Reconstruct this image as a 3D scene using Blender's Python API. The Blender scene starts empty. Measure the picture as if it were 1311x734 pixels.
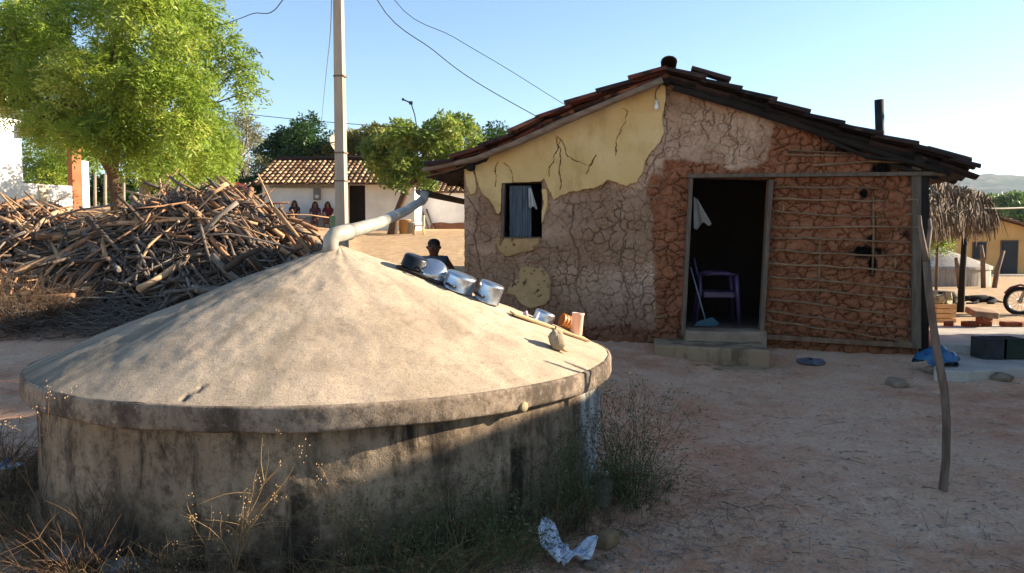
import bpy, bmesh, math, random
import numpy as np
from mathutils import Vector, Matrix
random.seed(7); RNG = np.random.default_rng(7)
PI = math.pi; R = math.radians
scene = bpy.context.scene; COL = scene.collection
Vv = Vector

# ------------------------------------------------------------------ camera
W, H, FPX = 1311, 734, 985.0
PITCH = 0.0579554; CAMZ = 1.5
SUN_AZ, SUN_EL = R(9.0), R(19.8)          # direction to the sun: azimuth from +x towards +y
def ray(px, py):
    x = (px - W/2)/FPX; y = (py - H/2)/FPX
    c, s = math.cos(PITCH), math.sin(PITCH)
    return Vv((x, c - y*s, -s - y*c))
def at(px, py, y):
    d = ray(px, py); return Vv((0, 0, CAMZ)) + d*(y/d.y)
cd = bpy.data.cameras.new('camera'); cam = bpy.data.objects.new('camera', cd); COL.objects.link(cam)
cd.sensor_width = 36; cd.lens = 36*FPX/W; cd.clip_end = 6000; cd.clip_start = 0.05
cam.location = (0, 0, CAMZ); cam.rotation_euler = (PI/2 - PITCH, 0, 0)
scene.camera = cam

# ------------------------------------------------------------------ materials
def lin(h):
    if isinstance(h, (tuple, list)): return (h[0], h[1], h[2], 1)
    h = h.lstrip('#'); o = []
    for i in (0, 2, 4):
        c = int(h[i:i+2], 16)/255
        o.append(c/12.92 if c <= .04045 else ((c+.055)/1.055)**2.4)
    return (*o, 1)
class NT:
    def __init__(s, name):
        s.m = bpy.data.materials.new(name); s.m.use_nodes = True
        s.t = s.m.node_tree; s.b = s.t.nodes['Principled BSDF']; s.out = s.t.nodes['Material Output']
        s.tc = s.t.nodes.new('ShaderNodeTexCoord').outputs['Object']
    def n(s, k): return s.t.nodes.new(k)
    def l(s, a, b): s.t.links.new(a, b)
    def put(s, sock, v):
        if hasattr(v, 'is_linked') or isinstance(v, bpy.types.NodeSocket): s.l(v, sock)
        else: sock.default_value = v
    def map(s, scale=(1, 1, 1), rot=(0, 0, 0), vec=None):
        n = s.n('ShaderNodeMapping'); s.l(vec or s.tc, n.inputs[0]); n.inputs['Scale'].default_value = scale; n.inputs['Rotation'].default_value = rot
        return n.outputs[0]
    def noise(s, scale, detail=4, rough=.55, vec=None, dist=0):
        n = s.n('ShaderNodeTexNoise'); s.l(vec or s.tc, n.inputs['Vector'])
        n.inputs['Scale'].default_value = scale; n.inputs['Detail'].default_value = detail
        n.inputs['Roughness'].default_value = rough; n.inputs['Distortion'].default_value = dist
        return n.outputs[0]
    def voro(s, scale, feature='F1', vec=None):
        n = s.n('ShaderNodeTexVoronoi'); n.feature = feature; s.l(vec or s.tc, n.inputs['Vector']); n.inputs['Scale'].default_value = scale
        return n.outputs[0]
    def ramp(s, f, a, b):
        n = s.n('ShaderNodeMapRange'); n.interpolation_type = 'SMOOTHSTEP'
        s.l(f, n.inputs[0]); n.inputs[1].default_value = a; n.inputs[2].default_value = b
        return n.outputs[0]
    def math(s, op, a, b=0.0):
        n = s.n('ShaderNodeMath'); n.operation = op; s.put(n.inputs[0], a); s.put(n.inputs[1], b); return n.outputs[0]
    def mix(s, f, a, b, mode='MIX'):
        n = s.n('ShaderNodeMix'); n.data_type = 'RGBA'; n.blend_type = mode
        s.put(n.inputs[0], f); s.put(n.inputs[6], a if isinstance(a, bpy.types.NodeSocket) else lin(a)); s.put(n.inputs[7], b if isinstance(b, bpy.types.NodeSocket) else lin(b))
        return n.outputs[2]
    def attr(s, name):
        n = s.n('ShaderNodeAttribute'); n.attribute_name = name; return n.outputs['Fac']
    def rnd(s):
        n = s.n('ShaderNodeObjectInfo'); return n.outputs['Random']
    def bump(s, h, strength=.5, dist=.01, prev=None):
        n = s.n('ShaderNodeBump'); s.l(h, n.inputs['Height']); n.inputs['Strength'].default_value = strength; n.inputs['Distance'].default_value = dist
        if prev: s.l(prev, n.inputs['Normal'])
        return n.outputs[0]
    def done(s, col=None, rough=.9, normal=None, metal=0, spec=.3):
        if col is not None: s.put(s.b.inputs['Base Color'], col if isinstance(col, bpy.types.NodeSocket) else lin(col))
        s.put(s.b.inputs['Roughness'], rough); s.b.inputs['Metallic'].default_value = metal
        s.b.inputs['Specular IOR Level'].default_value = spec
        if normal: s.l(normal, s.b.inputs['Normal'])
        return s.m
def simple(name, c1, c2, scale=6, rough=.85, bump=.3, bscale=40, bdist=.006, metal=0, spec=.3, stretch=None, objvar=0):
    t = NT(name); v = t.map(stretch) if stretch else None
    f = t.ramp(t.noise(scale, 5, .6, v), .3, .7)
    c = t.mix(f, c1, c2)
    if objvar:
        k = t.math('ADD', t.math('MULTIPLY', t.rnd(), 2*objvar), 1-objvar)
        n = t.n('ShaderNodeHueSaturation'); t.l(c, n.inputs['Color']); t.l(k, n.inputs['Value']); c = n.outputs[0]
    nb = t.bump(t.noise(bscale, 4, .6, v), bump, bdist)
    return t.done(c, rough, nb, metal, spec)
def leafmat(name, c1, c2, c3, trans=.45, rough=.5):
    t = NT(name); a = t.attr('var')
    c = t.mix(t.ramp(a, 0, .55), c1, c2); c = t.mix(t.ramp(a, .6, 1), c, c3)
    t.done(c, rough, None, 0, .35)
    tr = t.n('ShaderNodeBsdfTranslucent'); t.l(c, tr.inputs[0])
    ms = t.n('ShaderNodeMixShader'); ms.inputs[0].default_value = trans
    t.l(t.b.outputs[0], ms.inputs[1]); t.l(tr.outputs[0], ms.inputs[2]); t.l(ms.outputs[0], t.out.inputs[0])
    return t.m

# ------------------------------------------------------------------ mesh helpers
def root_loc(o):
    while o.parent: o = o.parent
    return Vv(o.location)
class MB:
    def __init__(s): s.V = []; s.F = []; s.smooth = []
    def add(s, vs, fs, smooth=False):
        k = len(s.V); s.V += [tuple(v) for v in vs]; s.F += [tuple(i+k for i in f) for f in fs]; s.smooth += [smooth]*len(fs); return s
    def box(s, c, size, M=None):
        c = Vv(c); x, y, z = [q/2 for q in size]
        vs = [Vv((a*x, b*y, d*z)) for a in (-1, 1) for b in (-1, 1) for d in (-1, 1)]
        if M: vs = [M @ v for v in vs]
        return s.add([v+c for v in vs], [(0,1,3,2),(4,6,7,5),(0,4,5,1),(2,3,7,6),(0,2,6,4),(1,5,7,3)])
    def beam(s, p0, p1, w, h, up=(0, 0, 1)):
        p0, p1 = Vv(p0), Vv(p1); d = (p1-p0); L = d.length; d.normalize()
        side = d.cross(Vv(up)).normalized(); u = side.cross(d)
        M = Matrix((d, side, u)).transposed()
        return s.box((p0+p1)/2, (L, w, h), M)
    def tube(s, pts, r, n=8, caps=True, flat=1.0, jit=0):
        pts = [Vv(p) for p in pts]; m = len(pts)
        rs = list(r) if isinstance(r, (list, tuple)) else [r]*m
        t0 = (pts[1]-pts[0]).normalized(); ref = Vv((0, 0, 1)) if abs(t0.z) < .9 else Vv((1, 0, 0))
        u = t0.cross(ref).normalized(); vs = []
        for i in range(m):
            t = (pts[min(i+1, m-1)]-pts[max(i-1, 0)]).normalized()
            u = (u - t*u.dot(t)).normalized(); w = t.cross(u)
            for k in range(n):
                a = 2*PI*k/n; q = rs[i]*(1+random.uniform(-jit, jit))
                vs.append(pts[i] + u*math.cos(a)*q + w*math.sin(a)*q*flat)
        fs = [(i*n+k, i*n+(k+1) % n, (i+1)*n+(k+1) % n, (i+1)*n+k) for i in range(m-1) for k in range(n)]
        s.add(vs, fs, True)
        if caps:
            b = len(s.V)-m*n
            s.F += [tuple(b+k for k in range(n))[::-1], tuple(b+(m-1)*n+k for k in range(n))]; s.smooth += [False, False]
        return s
    def lathe(s, prof, n=24, o=(0, 0, 0), M=None, close=False, smooth=True):
        o = Vv(o); vs = []; m = len(prof)
        for r, z in prof:
            for k in range(n):
                v = Vv((r*math.cos(2*PI*k/n), r*math.sin(2*PI*k/n), z)); vs.append((M @ v if M else v)+o)
        fs = [(i*n+k, i*n+(k+1) % n, (i+1)*n+(k+1) % n, (i+1)*n+k) for i in range(m-1) for k in range(n)]
        s.add(vs, fs, smooth)
        b = len(s.V)-m*n
        if close:
            s.F += [tuple(b+k for k in range(n))[::-1], tuple(b+(m-1)*n+k for k in range(n))]; s.smooth += [False]*2
        return s
    def prism(s, poly, d):                     # poly: 3-D points of a flat outline, d: extrusion vector
        n = len(poly); d = Vv(d); vs = [Vv(p) for p in poly]+[Vv(p)+d for p in poly]
        return s.add(vs, [tuple(range(n)), tuple(range(2*n-1, n-1, -1))]+[(i, (i+1) % n+0, (i+1) % n+n, i+n) for i in range(n)])
    def torus(s, c, M, Rr, r, n=28, k=8):
        vs = []; c = Vv(c)
        for i in range(n):
            for j in range(k):
                a, b = 2*PI*i/n, 2*PI*j/k
                vs.append(c + M @ Vv(((Rr+r*math.cos(b))*math.cos(a), (Rr+r*math.cos(b))*math.sin(a), r*math.sin(b))))
        return s.add(vs, [(i*k+j, ((i+1) % n)*k+j, ((i+1) % n)*k+(j+1) % k, i*k+(j+1) % k) for i in range(n) for j in range(k)], True)
    def build(s, name, mat, parent=None, base=None, bevel=0):
        me = bpy.data.meshes.new(name); o = bpy.data.objects.new(name, me); COL.objects.link(o)
        off = Vv((0, 0, 0))
        if parent: off = root_loc(parent); o.parent = parent
        elif base is not None: off = Vv(base); o.location = off
        me.from_pydata([(v[0]-off.x, v[1]-off.y, v[2]-off.z) for v in s.V], [], s.F)
        me.polygons.foreach_set('use_smooth', s.smooth)
        bm = bmesh.new(); bm.from_mesh(me); bmesh.ops.recalc_face_normals(bm, faces=bm.faces); bm.to_mesh(me); bm.free()
        me.materials.append(mat)
        if bevel:
            b = o.modifiers.new('bevel', 'BEVEL'); b.width = bevel; b.segments = 2; b.limit_method = 'ANGLE'; b.angle_limit = R(40)
        return o
def npmesh(name, V, F, mat, parent=None, base=None, attrs=None, smooth=True):
    V = np.asarray(V, float).reshape(-1, 3); F = np.asarray(F, np.int32); k = F.shape[1]
    off = Vv((0, 0, 0)); me = bpy.data.meshes.new(name); o = bpy.data.objects.new(name, me); COL.objects.link(o)
    if parent: off = root_loc(parent); o.parent = parent
    elif base is not None: off = Vv(base); o.location = off
    V = V - np.array(off)
    me.vertices.add(len(V)); me.vertices.foreach_set('co', V.ravel())
    me.loops.add(F.size); me.loops.foreach_set('vertex_index', F.ravel())
    me.polygons.add(len(F)); me.polygons.foreach_set('loop_start', np.arange(0, F.size, k, dtype=np.int32)); me.polygons.foreach_set('loop_total', np.full(len(F), k, np.int32))
    me.polygons.foreach_set('use_smooth', np.full(len(F), smooth))
    for a, v in (attrs or {}).items():
        me.attributes.new(a, 'FLOAT', 'POINT').data.foreach_set('value', np.asarray(v, np.float32).ravel())
    me.update(calc_edges=True); me.validate(); me.materials.append(mat)
    return o
def gridfaces(nu, nv, wrap=False):
    i = np.arange(nu-1 if not wrap else nu)[:, None]; j = np.arange(nv-1)[None, :]
    i2 = (i+1) % nu
    return np.stack([i*nv+j+0*i, i2*nv+j, i2*nv+j+1, i*nv+j+1], -1).reshape(-1, 4)
def tag(o, label, cat, group=None, kind=None):
    if label: o['label'] = label
    if cat: o['category'] = cat
    if group: o['group'] = group
    if kind: o['kind'] = kind
    return o
def struct(o): o['kind'] = 'structure'; return o
def thing(name, label, cat, loc=(0, 0, 0), group=None):
    o = bpy.data.objects.new(name, None); o.empty_display_size = .2; COL.objects.link(o); o.location = loc
    return tag(o, label, cat, group)
# noise in numpy
def _hash(i, j, s):
    h = (i.astype(np.int64)*374761393 + j.astype(np.int64)*668265263 + s*974711) & 0x7fffffff
    h = (h ^ (h >> 13))*1274126177 & 0x7fffffff
    return ((h ^ (h >> 16)) & 0xffffff)/0xffffff
def vnoise(x, y, s=0):
    x = np.asarray(x, float); y = np.asarray(y, float)
    i, j = np.floor(x), np.floor(y); u, v = x-i, y-j; u = u*u*(3-2*u); v = v*v*(3-2*v)
    return (_hash(i, j, s)*(1-u)+_hash(i+1, j, s)*u)*(1-v)+(_hash(i, j+1, s)*(1-u)+_hash(i+1, j+1, s)*u)*v
def fbm(x, y, o=4, s=0):
    r = 0; a = .5; t = 0
    for k in range(o): r = r+a*vnoise(x*2**k, y*2**k, s+k*17); t += a; a *= .5
    return r/t
def voro_edge(x, y, s=0, jit=.9):                # distance to the nearest cell border, in cells, and a cell random
    i, j = np.floor(x), np.floor(y); f1 = np.full(x.shape, 9.); f2 = f1.copy(); idr = np.zeros(x.shape)
    P1 = np.zeros(x.shape+(2,)); P2 = P1.copy()
    for a in (-1, 0, 1):
        for b in (-1, 0, 1):
            cx = i+a+.5+jit*(_hash(i+a, j+b, s)-.5); cy = j+b+.5+jit*(_hash(i+a, j+b, s+5)-.5)
            d = np.hypot(x-cx, y-cy); c = np.stack([cx, cy], -1)
            n1 = d < f1; n2 = (~n1) & (d < f2)
            f2 = np.where(n1, f1, np.where(n2, d, f2)); P2 = np.where(n1[..., None], P1, np.where(n2[..., None], c, P2))
            idr = np.where(n1, _hash(i+a, j+b, s+9), idr)
            f1 = np.where(n1, d, f1); P1 = np.where(n1[..., None], c, P1)
    dd = np.maximum(np.linalg.norm(P2-P1, axis=-1), .2)
    return (f2**2-f1**2)/(2*dd), idr
def sstep(a, b, x):
    t = np.clip((x-a)/(b-a), 0, 1); return t*t*(3-2*t)
def inpoly(poly, x, y):
    p = np.asarray(poly); r = np.zeros(np.shape(x), bool); n = len(p)
    for i in range(n):
        (x1, y1), (x2, y2) = p[i], p[(i+1) % n]
        c = ((y1 > y) != (y2 > y)) & (x < (x2-x1)*(y-y1)/((y2-y1) if y2 != y1 else 1e-9)+x1); r ^= c
    return r
def polydist(pl, x, y):
    d = np.full(np.shape(x), 9.)
    for (x1, y1), (x2, y2) in zip(pl[:-1], pl[1:]):
        dx, dy = x2-x1, y2-y1; t = np.clip(((x-x1)*dx+(y-y1)*dy)/(dx*dx+dy*dy+1e-12), 0, 1)
        d = np.minimum(d, np.hypot(x-x1-t*dx, y-y1-t*dy))
    return d

# ------------------------------------------------------------------ facade frame of the mud house
TH = R(10); P0 = Vv((1.935, 9.65, 0)); FE = Vv((math.cos(TH), -math.sin(TH), 0)); FN = Vv((-math.sin(TH), -math.cos(TH), 0))
def fp(px, py, off=0):
    d = ray(px, py); o = Vv((0, 0, CAMZ)); k = (off - (o-P0).dot(FN))/d.dot(FN); X = o+d*k
    return (X-P0).dot(FE), X.z
def fw(s, z, off=0):
    X = P0+FE*s+FN*off; return Vv((X.x, X.y, z))
def fpx(px, py, off=0, out=None):
    s, z = fp(px, py, off); return fw(s, z, off if out is None else out)
HDEPTH = 6.4
SL = fp(594, 300)[0]; SR = fp(1180, 300)[0]; FLOOR = .43

# ------------------------------------------------------------------ ground
TLL = [(0,0),(6,0),(10,.22),(12,.5),(16,1.1),(20,1.8),(26,2.6),(40,3.4),(100,5),(600,9)]
TL = [(0,0),(6,0),(9.6,.2),(11,.36),(12,.5),(14,.8),(16,.98),(20,1.2),(27,1.6),(34,2.0),(60,3.0),(150,5),(600,9)]
TR = [(0,0),(7.5,.0),(8.8,.07),(9.6,.2),(10.5,.2),(13,.1),(16,.03),(31,-.23),(43,-.36),(100,-2),(300,-6),(600,-9)]
def tab(t, y): return np.interp(y, [a for a, b in t], [b for a, b in t])
def g(x, y):
    x = np.asarray(x, float); y = np.asarray(y, float); t = x/np.maximum(y, 2.)
    a = sstep(-.2, -.5, t) if False else np.clip((-t-.2)/.3, 0, 1); b = np.clip((t-.1)/.25, 0, 1)
    h = tab(TL, y)*(1-a)*(1-b)+tab(TLL, y)*a+tab(TR, y)*b
    # flat under the house
    s = (x-P0.x)*FE.x+(y-P0.y)*FE.y; q = (x-P0.x)*FN.x+(y-P0.y)*FN.y
    ins = (s > SL+.05) & (s < SR-.05) & (q < -.02) & (q > -HDEPTH)
    h = np.where(ins, np.minimum(h, .25), h)
    near = np.clip(1-np.hypot(x, y-6)/40, 0, 1)
    h = h+near*((fbm(x*.7, y*.7, 3, 3)-.5)*.09+(fbm(x*3.1, y*3.1, 4, 8)-.5)*.035+(fbm(x*11, y*11, 4, 12)-.5)*.03+np.maximum(0, fbm(x*7, y*7, 3, 14)-.58)*.10)
    # rut in front of the house
    h = h-.05*np.exp(-((y-6.6-.25*np.sin(x*.9))/.16)**2)*np.clip((x-.9)/.5, 0, 1)*np.clip((7-x)/2, 0, 1)
    return h
_tx, _ty = np.arange(-16, 16.01, .05), np.arange(0, 26.01, .05); _T = g(*np.meshgrid(_tx, _ty, indexing='ij')).tolist()
def gz(x, y):
    u, v = (x+16)/.05, y/.05; i, j = int(u), int(v)
    if 0 <= u < len(_tx)-1 and 0 <= v < len(_ty)-1:
        u -= i; v -= j; return (_T[i][j]*(1-u)+_T[i+1][j]*u)*(1-v)+(_T[i][j+1]*(1-u)+_T[i+1][j+1]*u)*v
    return float(g(np.array([x]), np.array([y]))[0])
def gpt(px, py):                                   # where the sight line meets the ground
    d = ray(px, py); o = Vv((0, 0, CAMZ)); k = 2.
    while k < 400:
        X = o+d*k
        if X.z < gz(X.x, X.y): return Vv((X.x, X.y, gz(X.x, X.y)))
        k += .02*max(1, k/6)
    return o+d*k
def axis(c, lo, hi, n, k):
    u = np.linspace(-1, 1, n); v = np.sinh(u*k)/math.sinh(k)
    return np.where(v < 0, c+(c-lo)*v, c+(hi-c)*v)
gx = axis(.8, -500, 700, 660, 7.4); gy = axis(5.5, -60, 900, 660, 7.4)
GX, GY = np.meshgrid(gx, gy, indexing='ij'); GZ = g(GX, GY)
t = NT('dry_earth')
big = t.noise(.55, 5, .6); mid = t.noise(3.2, 6, .65); fine = t.noise(38, 5, .7)
c = t.mix(t.ramp(big, .35, .68), '#bf8a6a', '#d6af8f')
c = t.mix(t.math('MULTIPLY', t.ramp(mid, .42, .7), .55), c, '#d6b89d')
c = t.mix(t.math('MULTIPLY', t.ramp(t.noise(1.3, 5, .6), .55, .72), .5), c, '#9a5a3a')
far = t.n('ShaderNodeSeparateXYZ'); t.l(t.tc, far.inputs[0])
c = t.mix(t.ramp(far.outputs[1], 10.5, 14), c, t.mix(t.ramp(mid, .35, .7), '#b08e68', '#c9ad86'))
c = t.mix(t.math('MULTIPLY', t.ramp(fine, .38, .66), .55), c, t.mix(.55, c, '#4a3426'), 'MIX'); c = t.mix(t.math('MULTIPLY', t.ramp(t.noise(14, 7, .75), .5, .66), .5), c, '#d0af8c'); c = t.mix(t.math('MULTIPLY', t.ramp(t.noise(150, 3, .7), .55, .7), .5), c, '#5c4636')
peb = t.voro(55); c = t.mix(t.math('MULTIPLY', t.ramp(peb, .14, .08), t.ramp(t.noise(5, 3), .5, .62)), c, '#a9988a')
c = t.mix(t.math('MULTIPLY', t.ramp(far.outputs[1], 60, 90), .9), c, t.mix(t.ramp(t.noise(.08, 5), .4, .6), '#5d6b3a', '#9a8a5c'))
nb = t.bump(t.noise(9, 7, .75), .7, .04); nb = t.bump(fine, .8, .012, nb)
nb = t.bump(t.ramp(peb, .3, .0), .3, .006, nb)
EARTH = t.done(c, .95, nb, 0, .15)
struct(npmesh('ground', np.stack([GX, GY, GZ], -1), gridfaces(660, 660), EARTH))

# ------------------------------------------------------------------ common materials
def concrete(name, c1, c2, stain, lo=.5, hi=.66, streak=(7, 7, .7)):
    t = NT(name); c = t.mix(t.ramp(t.noise(1.6, 6, .6), .3, .7), c1, c2)
    c = t.mix(t.math('MULTIPLY', t.ramp(t.noise(1, 6, .62, t.map(streak)), lo, hi), .85), c, stain)
    f = t.noise(120, 3, .7); c = t.mix(t.math('MULTIPLY', t.ramp(f, .5, .75), .45), c, t.mix(.6, c, '#2a241f'))
    nb = t.bump(t.noise(18, 6, .7), .35, .01); nb = t.bump(f, .45, .004, nb)
    return t, c, nb
t, c, nb = concrete('weathered_concrete', '#8d8478', '#a0988a', '#5f564c'); CONCRETE = t.done(c, .92, nb, 0, .2)
t, c, nb = concrete('patio_concrete', '#9a958c', '#b3aca0', '#77706a', .55, .75, (2, 2, 2)); PATIO = t.done(c, .92, nb, 0, .2)
POLEM = simple('pole_concrete', '#a2917d', '#b5a48e', 3, .9, .3, 60, .004, stretch=(3, 3, .5))
WHITEW = simple('limewash', '#dcdbd8', '#e8e7e4', 1.2, .9, .25, 25, .006)
WHITE_DIRTY = simple('dirty_limewash', '#d6d5d3', '#e8e7e5', 1.5, .9, .3, 25, .006)
YELLOWW = simple('ochre_wall', '#b98f55', '#c79d62', .8, .9, .2, 20, .006)
TANW = simple('tan_wall', '#a98d60', '#bb9f70', 1, .9, .2, 20, .006)
MUDSIDE = simple('mud_side', '#6f4a33', '#85593d', 2, .95, .9, 7, .03)
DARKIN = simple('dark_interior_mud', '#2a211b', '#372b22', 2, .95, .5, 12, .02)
WOODG = simple('grey_timber', '#52463a', '#6e6050', 4, .85, .5, 30, .004, stretch=(6, 6, .8))
WOODB = simple('brown_timber', '#5a4433', '#79604a', 4, .85, .6, 30, .006, stretch=(3, 3, 1))
WOODS = simple('sooty_timber', '#17130f', '#2b241d', 4, .9, .5, 30, .006)
CANE = simple('cane_lath', '#6e543c', '#917353', 9, .8, .4, 40, .004, objvar=.2)
PALEW = simple('pale_board', '#b39468', '#c9a97c', 5, .8, .3, 40, .003, stretch=(1, 6, 6))
TILE = None
t = NT('clay_tile'); a = t.attr('var')
c = t.mix(t.ramp(a, 0, .5), '#3a2620', '#6e3a2a'); c = t.mix(t.ramp(a, .55, 1), c, '#8a5a42')
c = t.mix(t.ramp(t.noise(5, 6, .65), .45, .62), c, '#2a211d'); TILE = t.done(c, .9, t.bump(t.noise(50, 4), .3, .004), 0, .2)
t = NT('sooty_tile'); a = t.attr('var')
c = t.mix(t.ramp(a, 0, 1), '#1c1613', '#3b2a23'); c = t.mix(t.ramp(t.noise(5, 6, .65), .55, .7), c, '#5a4337'); TILES = t.done(c, .9, t.bump(t.noise(50, 4), .3, .004), 0, .2)
t = NT('pale_clay_tile'); a = t.attr('var')
c = t.mix(t.ramp(a, 0, 1), '#6d5038', '#c0a07a'); c = t.mix(t.ramp(t.noise(2.5, 6, .7), .48, .66), c, '#4a382a'); TILEP = t.done(c, .9, None, 0, .2)
t = NT('aluminium'); n1 = t.noise(14, 6, .7); n2 = t.noise(60, 5, .75, t.map((1, 1, .2)))
c = t.mix(t.ramp(n1, .42, .7), '#d0d0cf', '#a9a59e'); c = t.mix(t.math('MULTIPLY', t.ramp(n2, .55, .75), .35), c, '#6d675f')
rg = t.math('ADD', t.math('MULTIPLY', n1, .3), .16); ALU = t.done(c, rg, t.bump(t.noise(35, 3), .12, .003), 1)
BLACKP = simple('black_plastic', '#0b0b0c', '#141416', 5, .45, .05, 40, .001)
t = NT('grey_pvc'); c = t.mix(t.ramp(t.noise(5, 6, .65), .35, .7), '#9d998c', '#837d70'); c = t.mix(t.math('MULTIPLY', t.ramp(t.noise(22, 6, .75), .5, .7), .5), c, '#5f574b'); PVC = t.done(c, .5, t.bump(t.noise(9, 4), .1, .004), 0, .4)
TERRA = simple('orange_plastic', '#b5713d', '#c58348', 5, .5, .05, 30, .001)
PINKP = simple('pink_plastic', '#dcae98', '#e6bba6', 5, .45, .03, 30, .001)
WIREM = simple('wire', '#15171a', '#22252a', 5, .6, .0, 30, .001)
BARK = simple('tree_bark', '#4a3a2c', '#6b5745', 6, .95, .9, 22, .02, stretch=(2, 2, .5))
BARKG = simple('grey_bark', '#7a7063', '#958a7a', 6, .95, .7, 22, .02)
SKIN = simple('dark_skin', '#5a3828', '#66422f', 5, .5, .05, 60, .001)
SKINL = simple('brown_skin', '#6e4531', '#7a4e38', 5, .5, .05, 60, .001)
HAIR = simple('black_hair', '#0a0807', '#120e0c', 40, .6, .4, 90, .004)
BLUEP = simple('blue_plastic_sheet', '#123f5e', '#23618a', 8, .35, .5, 9, .02, spec=.5)
RUBBER = simple('rubber', '#101010', '#1a1a1a', 8, .8, .2, 60, .002)
STONE = simple('stone', '#6b5c4e', '#8b7a68', 6, .9, .6, 18, .02, objvar=.15)

# ================================================================== CONCRETE WATER TANK
TX, TY, TRR, ZAP, ZRIM, ZRB = -1.1637, 5.153, 1.8, 1.483, .777, .658
tank = thing('water_tank', 'round concrete water tank with a wide conical roof in the foreground', 'water tank', (TX, TY, 0))
def cone_z(r):
    q = np.asarray(r)/TRR; return ZAP-(ZAP-ZRIM)*q+.022*np.sin(PI*np.clip(q, 0, 1))
def hitcone(px, py, lift=0):
    d = ray(px, py); o = Vv((0, 0, CAMZ)); k = 2.5
    while k < 8:
        X = o+d*k; r = math.hypot(X.x-TX, X.y-TY)
        if r < 1.82 and X.z <= float(cone_z(r))+lift: return X
        k += .002
    return None
NA, NR = 640, 150
A = np.linspace(0, 2*PI, NA, endpoint=False)[:, None]; q = np.linspace(0.012, 1, NR)[None, :]; r = q*TRR
x = r*np.cos(A); y = r*np.sin(A)
z = cone_z(r)+(fbm(x*2.2, y*2.2, 4, 21)-.5)*.03*np.minimum(1, q*4)+(fbm(x*14, y*14, 3, 22)-.5)*.007
z = z+(vnoise(A*26/PI+fbm(x*3,y*3,2,4)*2, q*2.5, 31)-.5)*.006
crk = [hitcone(*p) for p in ((233,516),(238,509),(243,504),(250,502),(256,496),(264,492))]
dc = polydist([(p.x-TX, p.y-TY) for p in crk], x+(vnoise(x*60, y*60, 4)-.5)*.02, y)
z = z-.012*sstep(.008, .002, dc)
t, c, nb = concrete('tank_roof_concrete', '#ab9880', '#c0ac93', '#8c7c68', .5, .75, (1.6, 1.6, 1.6))
c = t.mix(t.math('MULTIPLY', t.ramp(t.noise(85, 6, .8), .47, .62), .42), c, '#57493a'); c = t.mix(t.math('MULTIPLY', t.ramp(t.noise(1.1, 7, .7), .44, .62), .32), c, '#7d6d57'); c = t.mix(t.math('MULTIPLY', t.ramp(t.noise(7, 7, .75), .52, .68), .4), c, '#6f604c'); c = t.mix(t.math('MULTIPLY', t.attr('drip'), .35), c, '#5f5443')
c = t.mix(t.math('MULTIPLY', t.attr('streak'), .75), c, '#5e5b52')  # mould streaks together with the painted grazing shade of the left side
c = t.mix(t.math('MULTIPLY', t.attr('crack'), .8), c, '#3a2f24'); ROOFC = t.done(c, .95, nb, 0, .12)
ang = np.arctan2(y, x)
strk_shade = .6*sstep(-2.0, -2.6, np.where(ang > .6, ang-2*PI, ang)+(fbm(x*5, y*5, 4, 9)-.5)*.9)+.55*sstep(.45, .7, vnoise(ang*22+fbm(x*2, y*2, 3, 2)*2, q*2.2, 77))*sstep(-1.75, -2.3, np.where(ang > 0, ang-2*PI, ang))  # left side darkened in colour for grazing sun, with real streaks over it
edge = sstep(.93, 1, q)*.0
o = npmesh('conical_roof', np.stack([x+TX, y+TY, z], -1), gridfaces(NA, NR, True), ROOFC, tank, attrs={'crack': sstep(.010, .004, dc), 'drip': sstep(.5, .72, fbm(ang*7+fbm(x*1.5, y*1.5, 3, 6)*1.2, q*1.6, 4, 79))*sstep(.1, .3, q)*sstep(.30, .6, fbm(x*5, y*5, 4, 80)), 'streak': np.clip(np.maximum(strk_shade, edge), 0, 1)})
# rim band
prof = [(1.800, ZRIM+.001), (1.810, ZRIM-.002), (1.816, ZRIM-.007), (1.818, ZRIM-.016), (1.819, ZRIM-.04), (1.819, ZRIM-.07), (1.819, ZRIM-.095), (1.818, ZRB+.012), (1.815, ZRB+.004), (1.808, ZRB), (1.742, ZRB+.004)]
pr = np.array(prof); ang = A*np.ones((1, len(pr)))
rr = pr[None, :, 0]+(fbm(ang*9, pr[None, :, 1]*12+0*ang, 4, 41)-.5)*.010+(fbm(ang*60, pr[None, :, 1]*60+0*ang, 3, 47)-.5)*.004*np.array([.1,.4,.8,1,1,1,1,1,1,.8,0])[None]
zz = pr[None, :, 1]+(fbm(ang*5, 0*ang, 4, 43)-.5)*.02*np.array([0,.1,.1,.1,.1,.1,.3,.8,1,1,1])[None]
t, c, nb = concrete('tank_rim_concrete', '#806f5d', '#9c8a76', '#3d342b', .44, .62, (4, 4, 2.2))
c = t.mix(t.math('MULTIPLY', t.attr('rust'), t.ramp(t.noise(14, 5, .7, t.map((1, 1, .25))), .3, .6)), c, '#76523b')
c = t.mix(t.math('MULTIPLY', t.ramp(t.noise(22, 8, .8), .45, .62), .65), c, '#463c33'); c = t.mix(t.math('MULTIPLY', t.ramp(t.noise(40, 6, .8), .54, .68), .5), c, '#b3a798')
RIMC = t.done(c, .92, nb, 0, .15)
rust = sstep(-2.3, -2.75, np.where(ang > .5, ang-2*PI, ang))
npmesh('rim_band', np.stack([rr*np.cos(ang)+TX, rr*np.sin(ang)+TY, zz], -1), gridfaces(NA, len(pr), True), RIMC, tank, attrs={'rust': rust})
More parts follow.
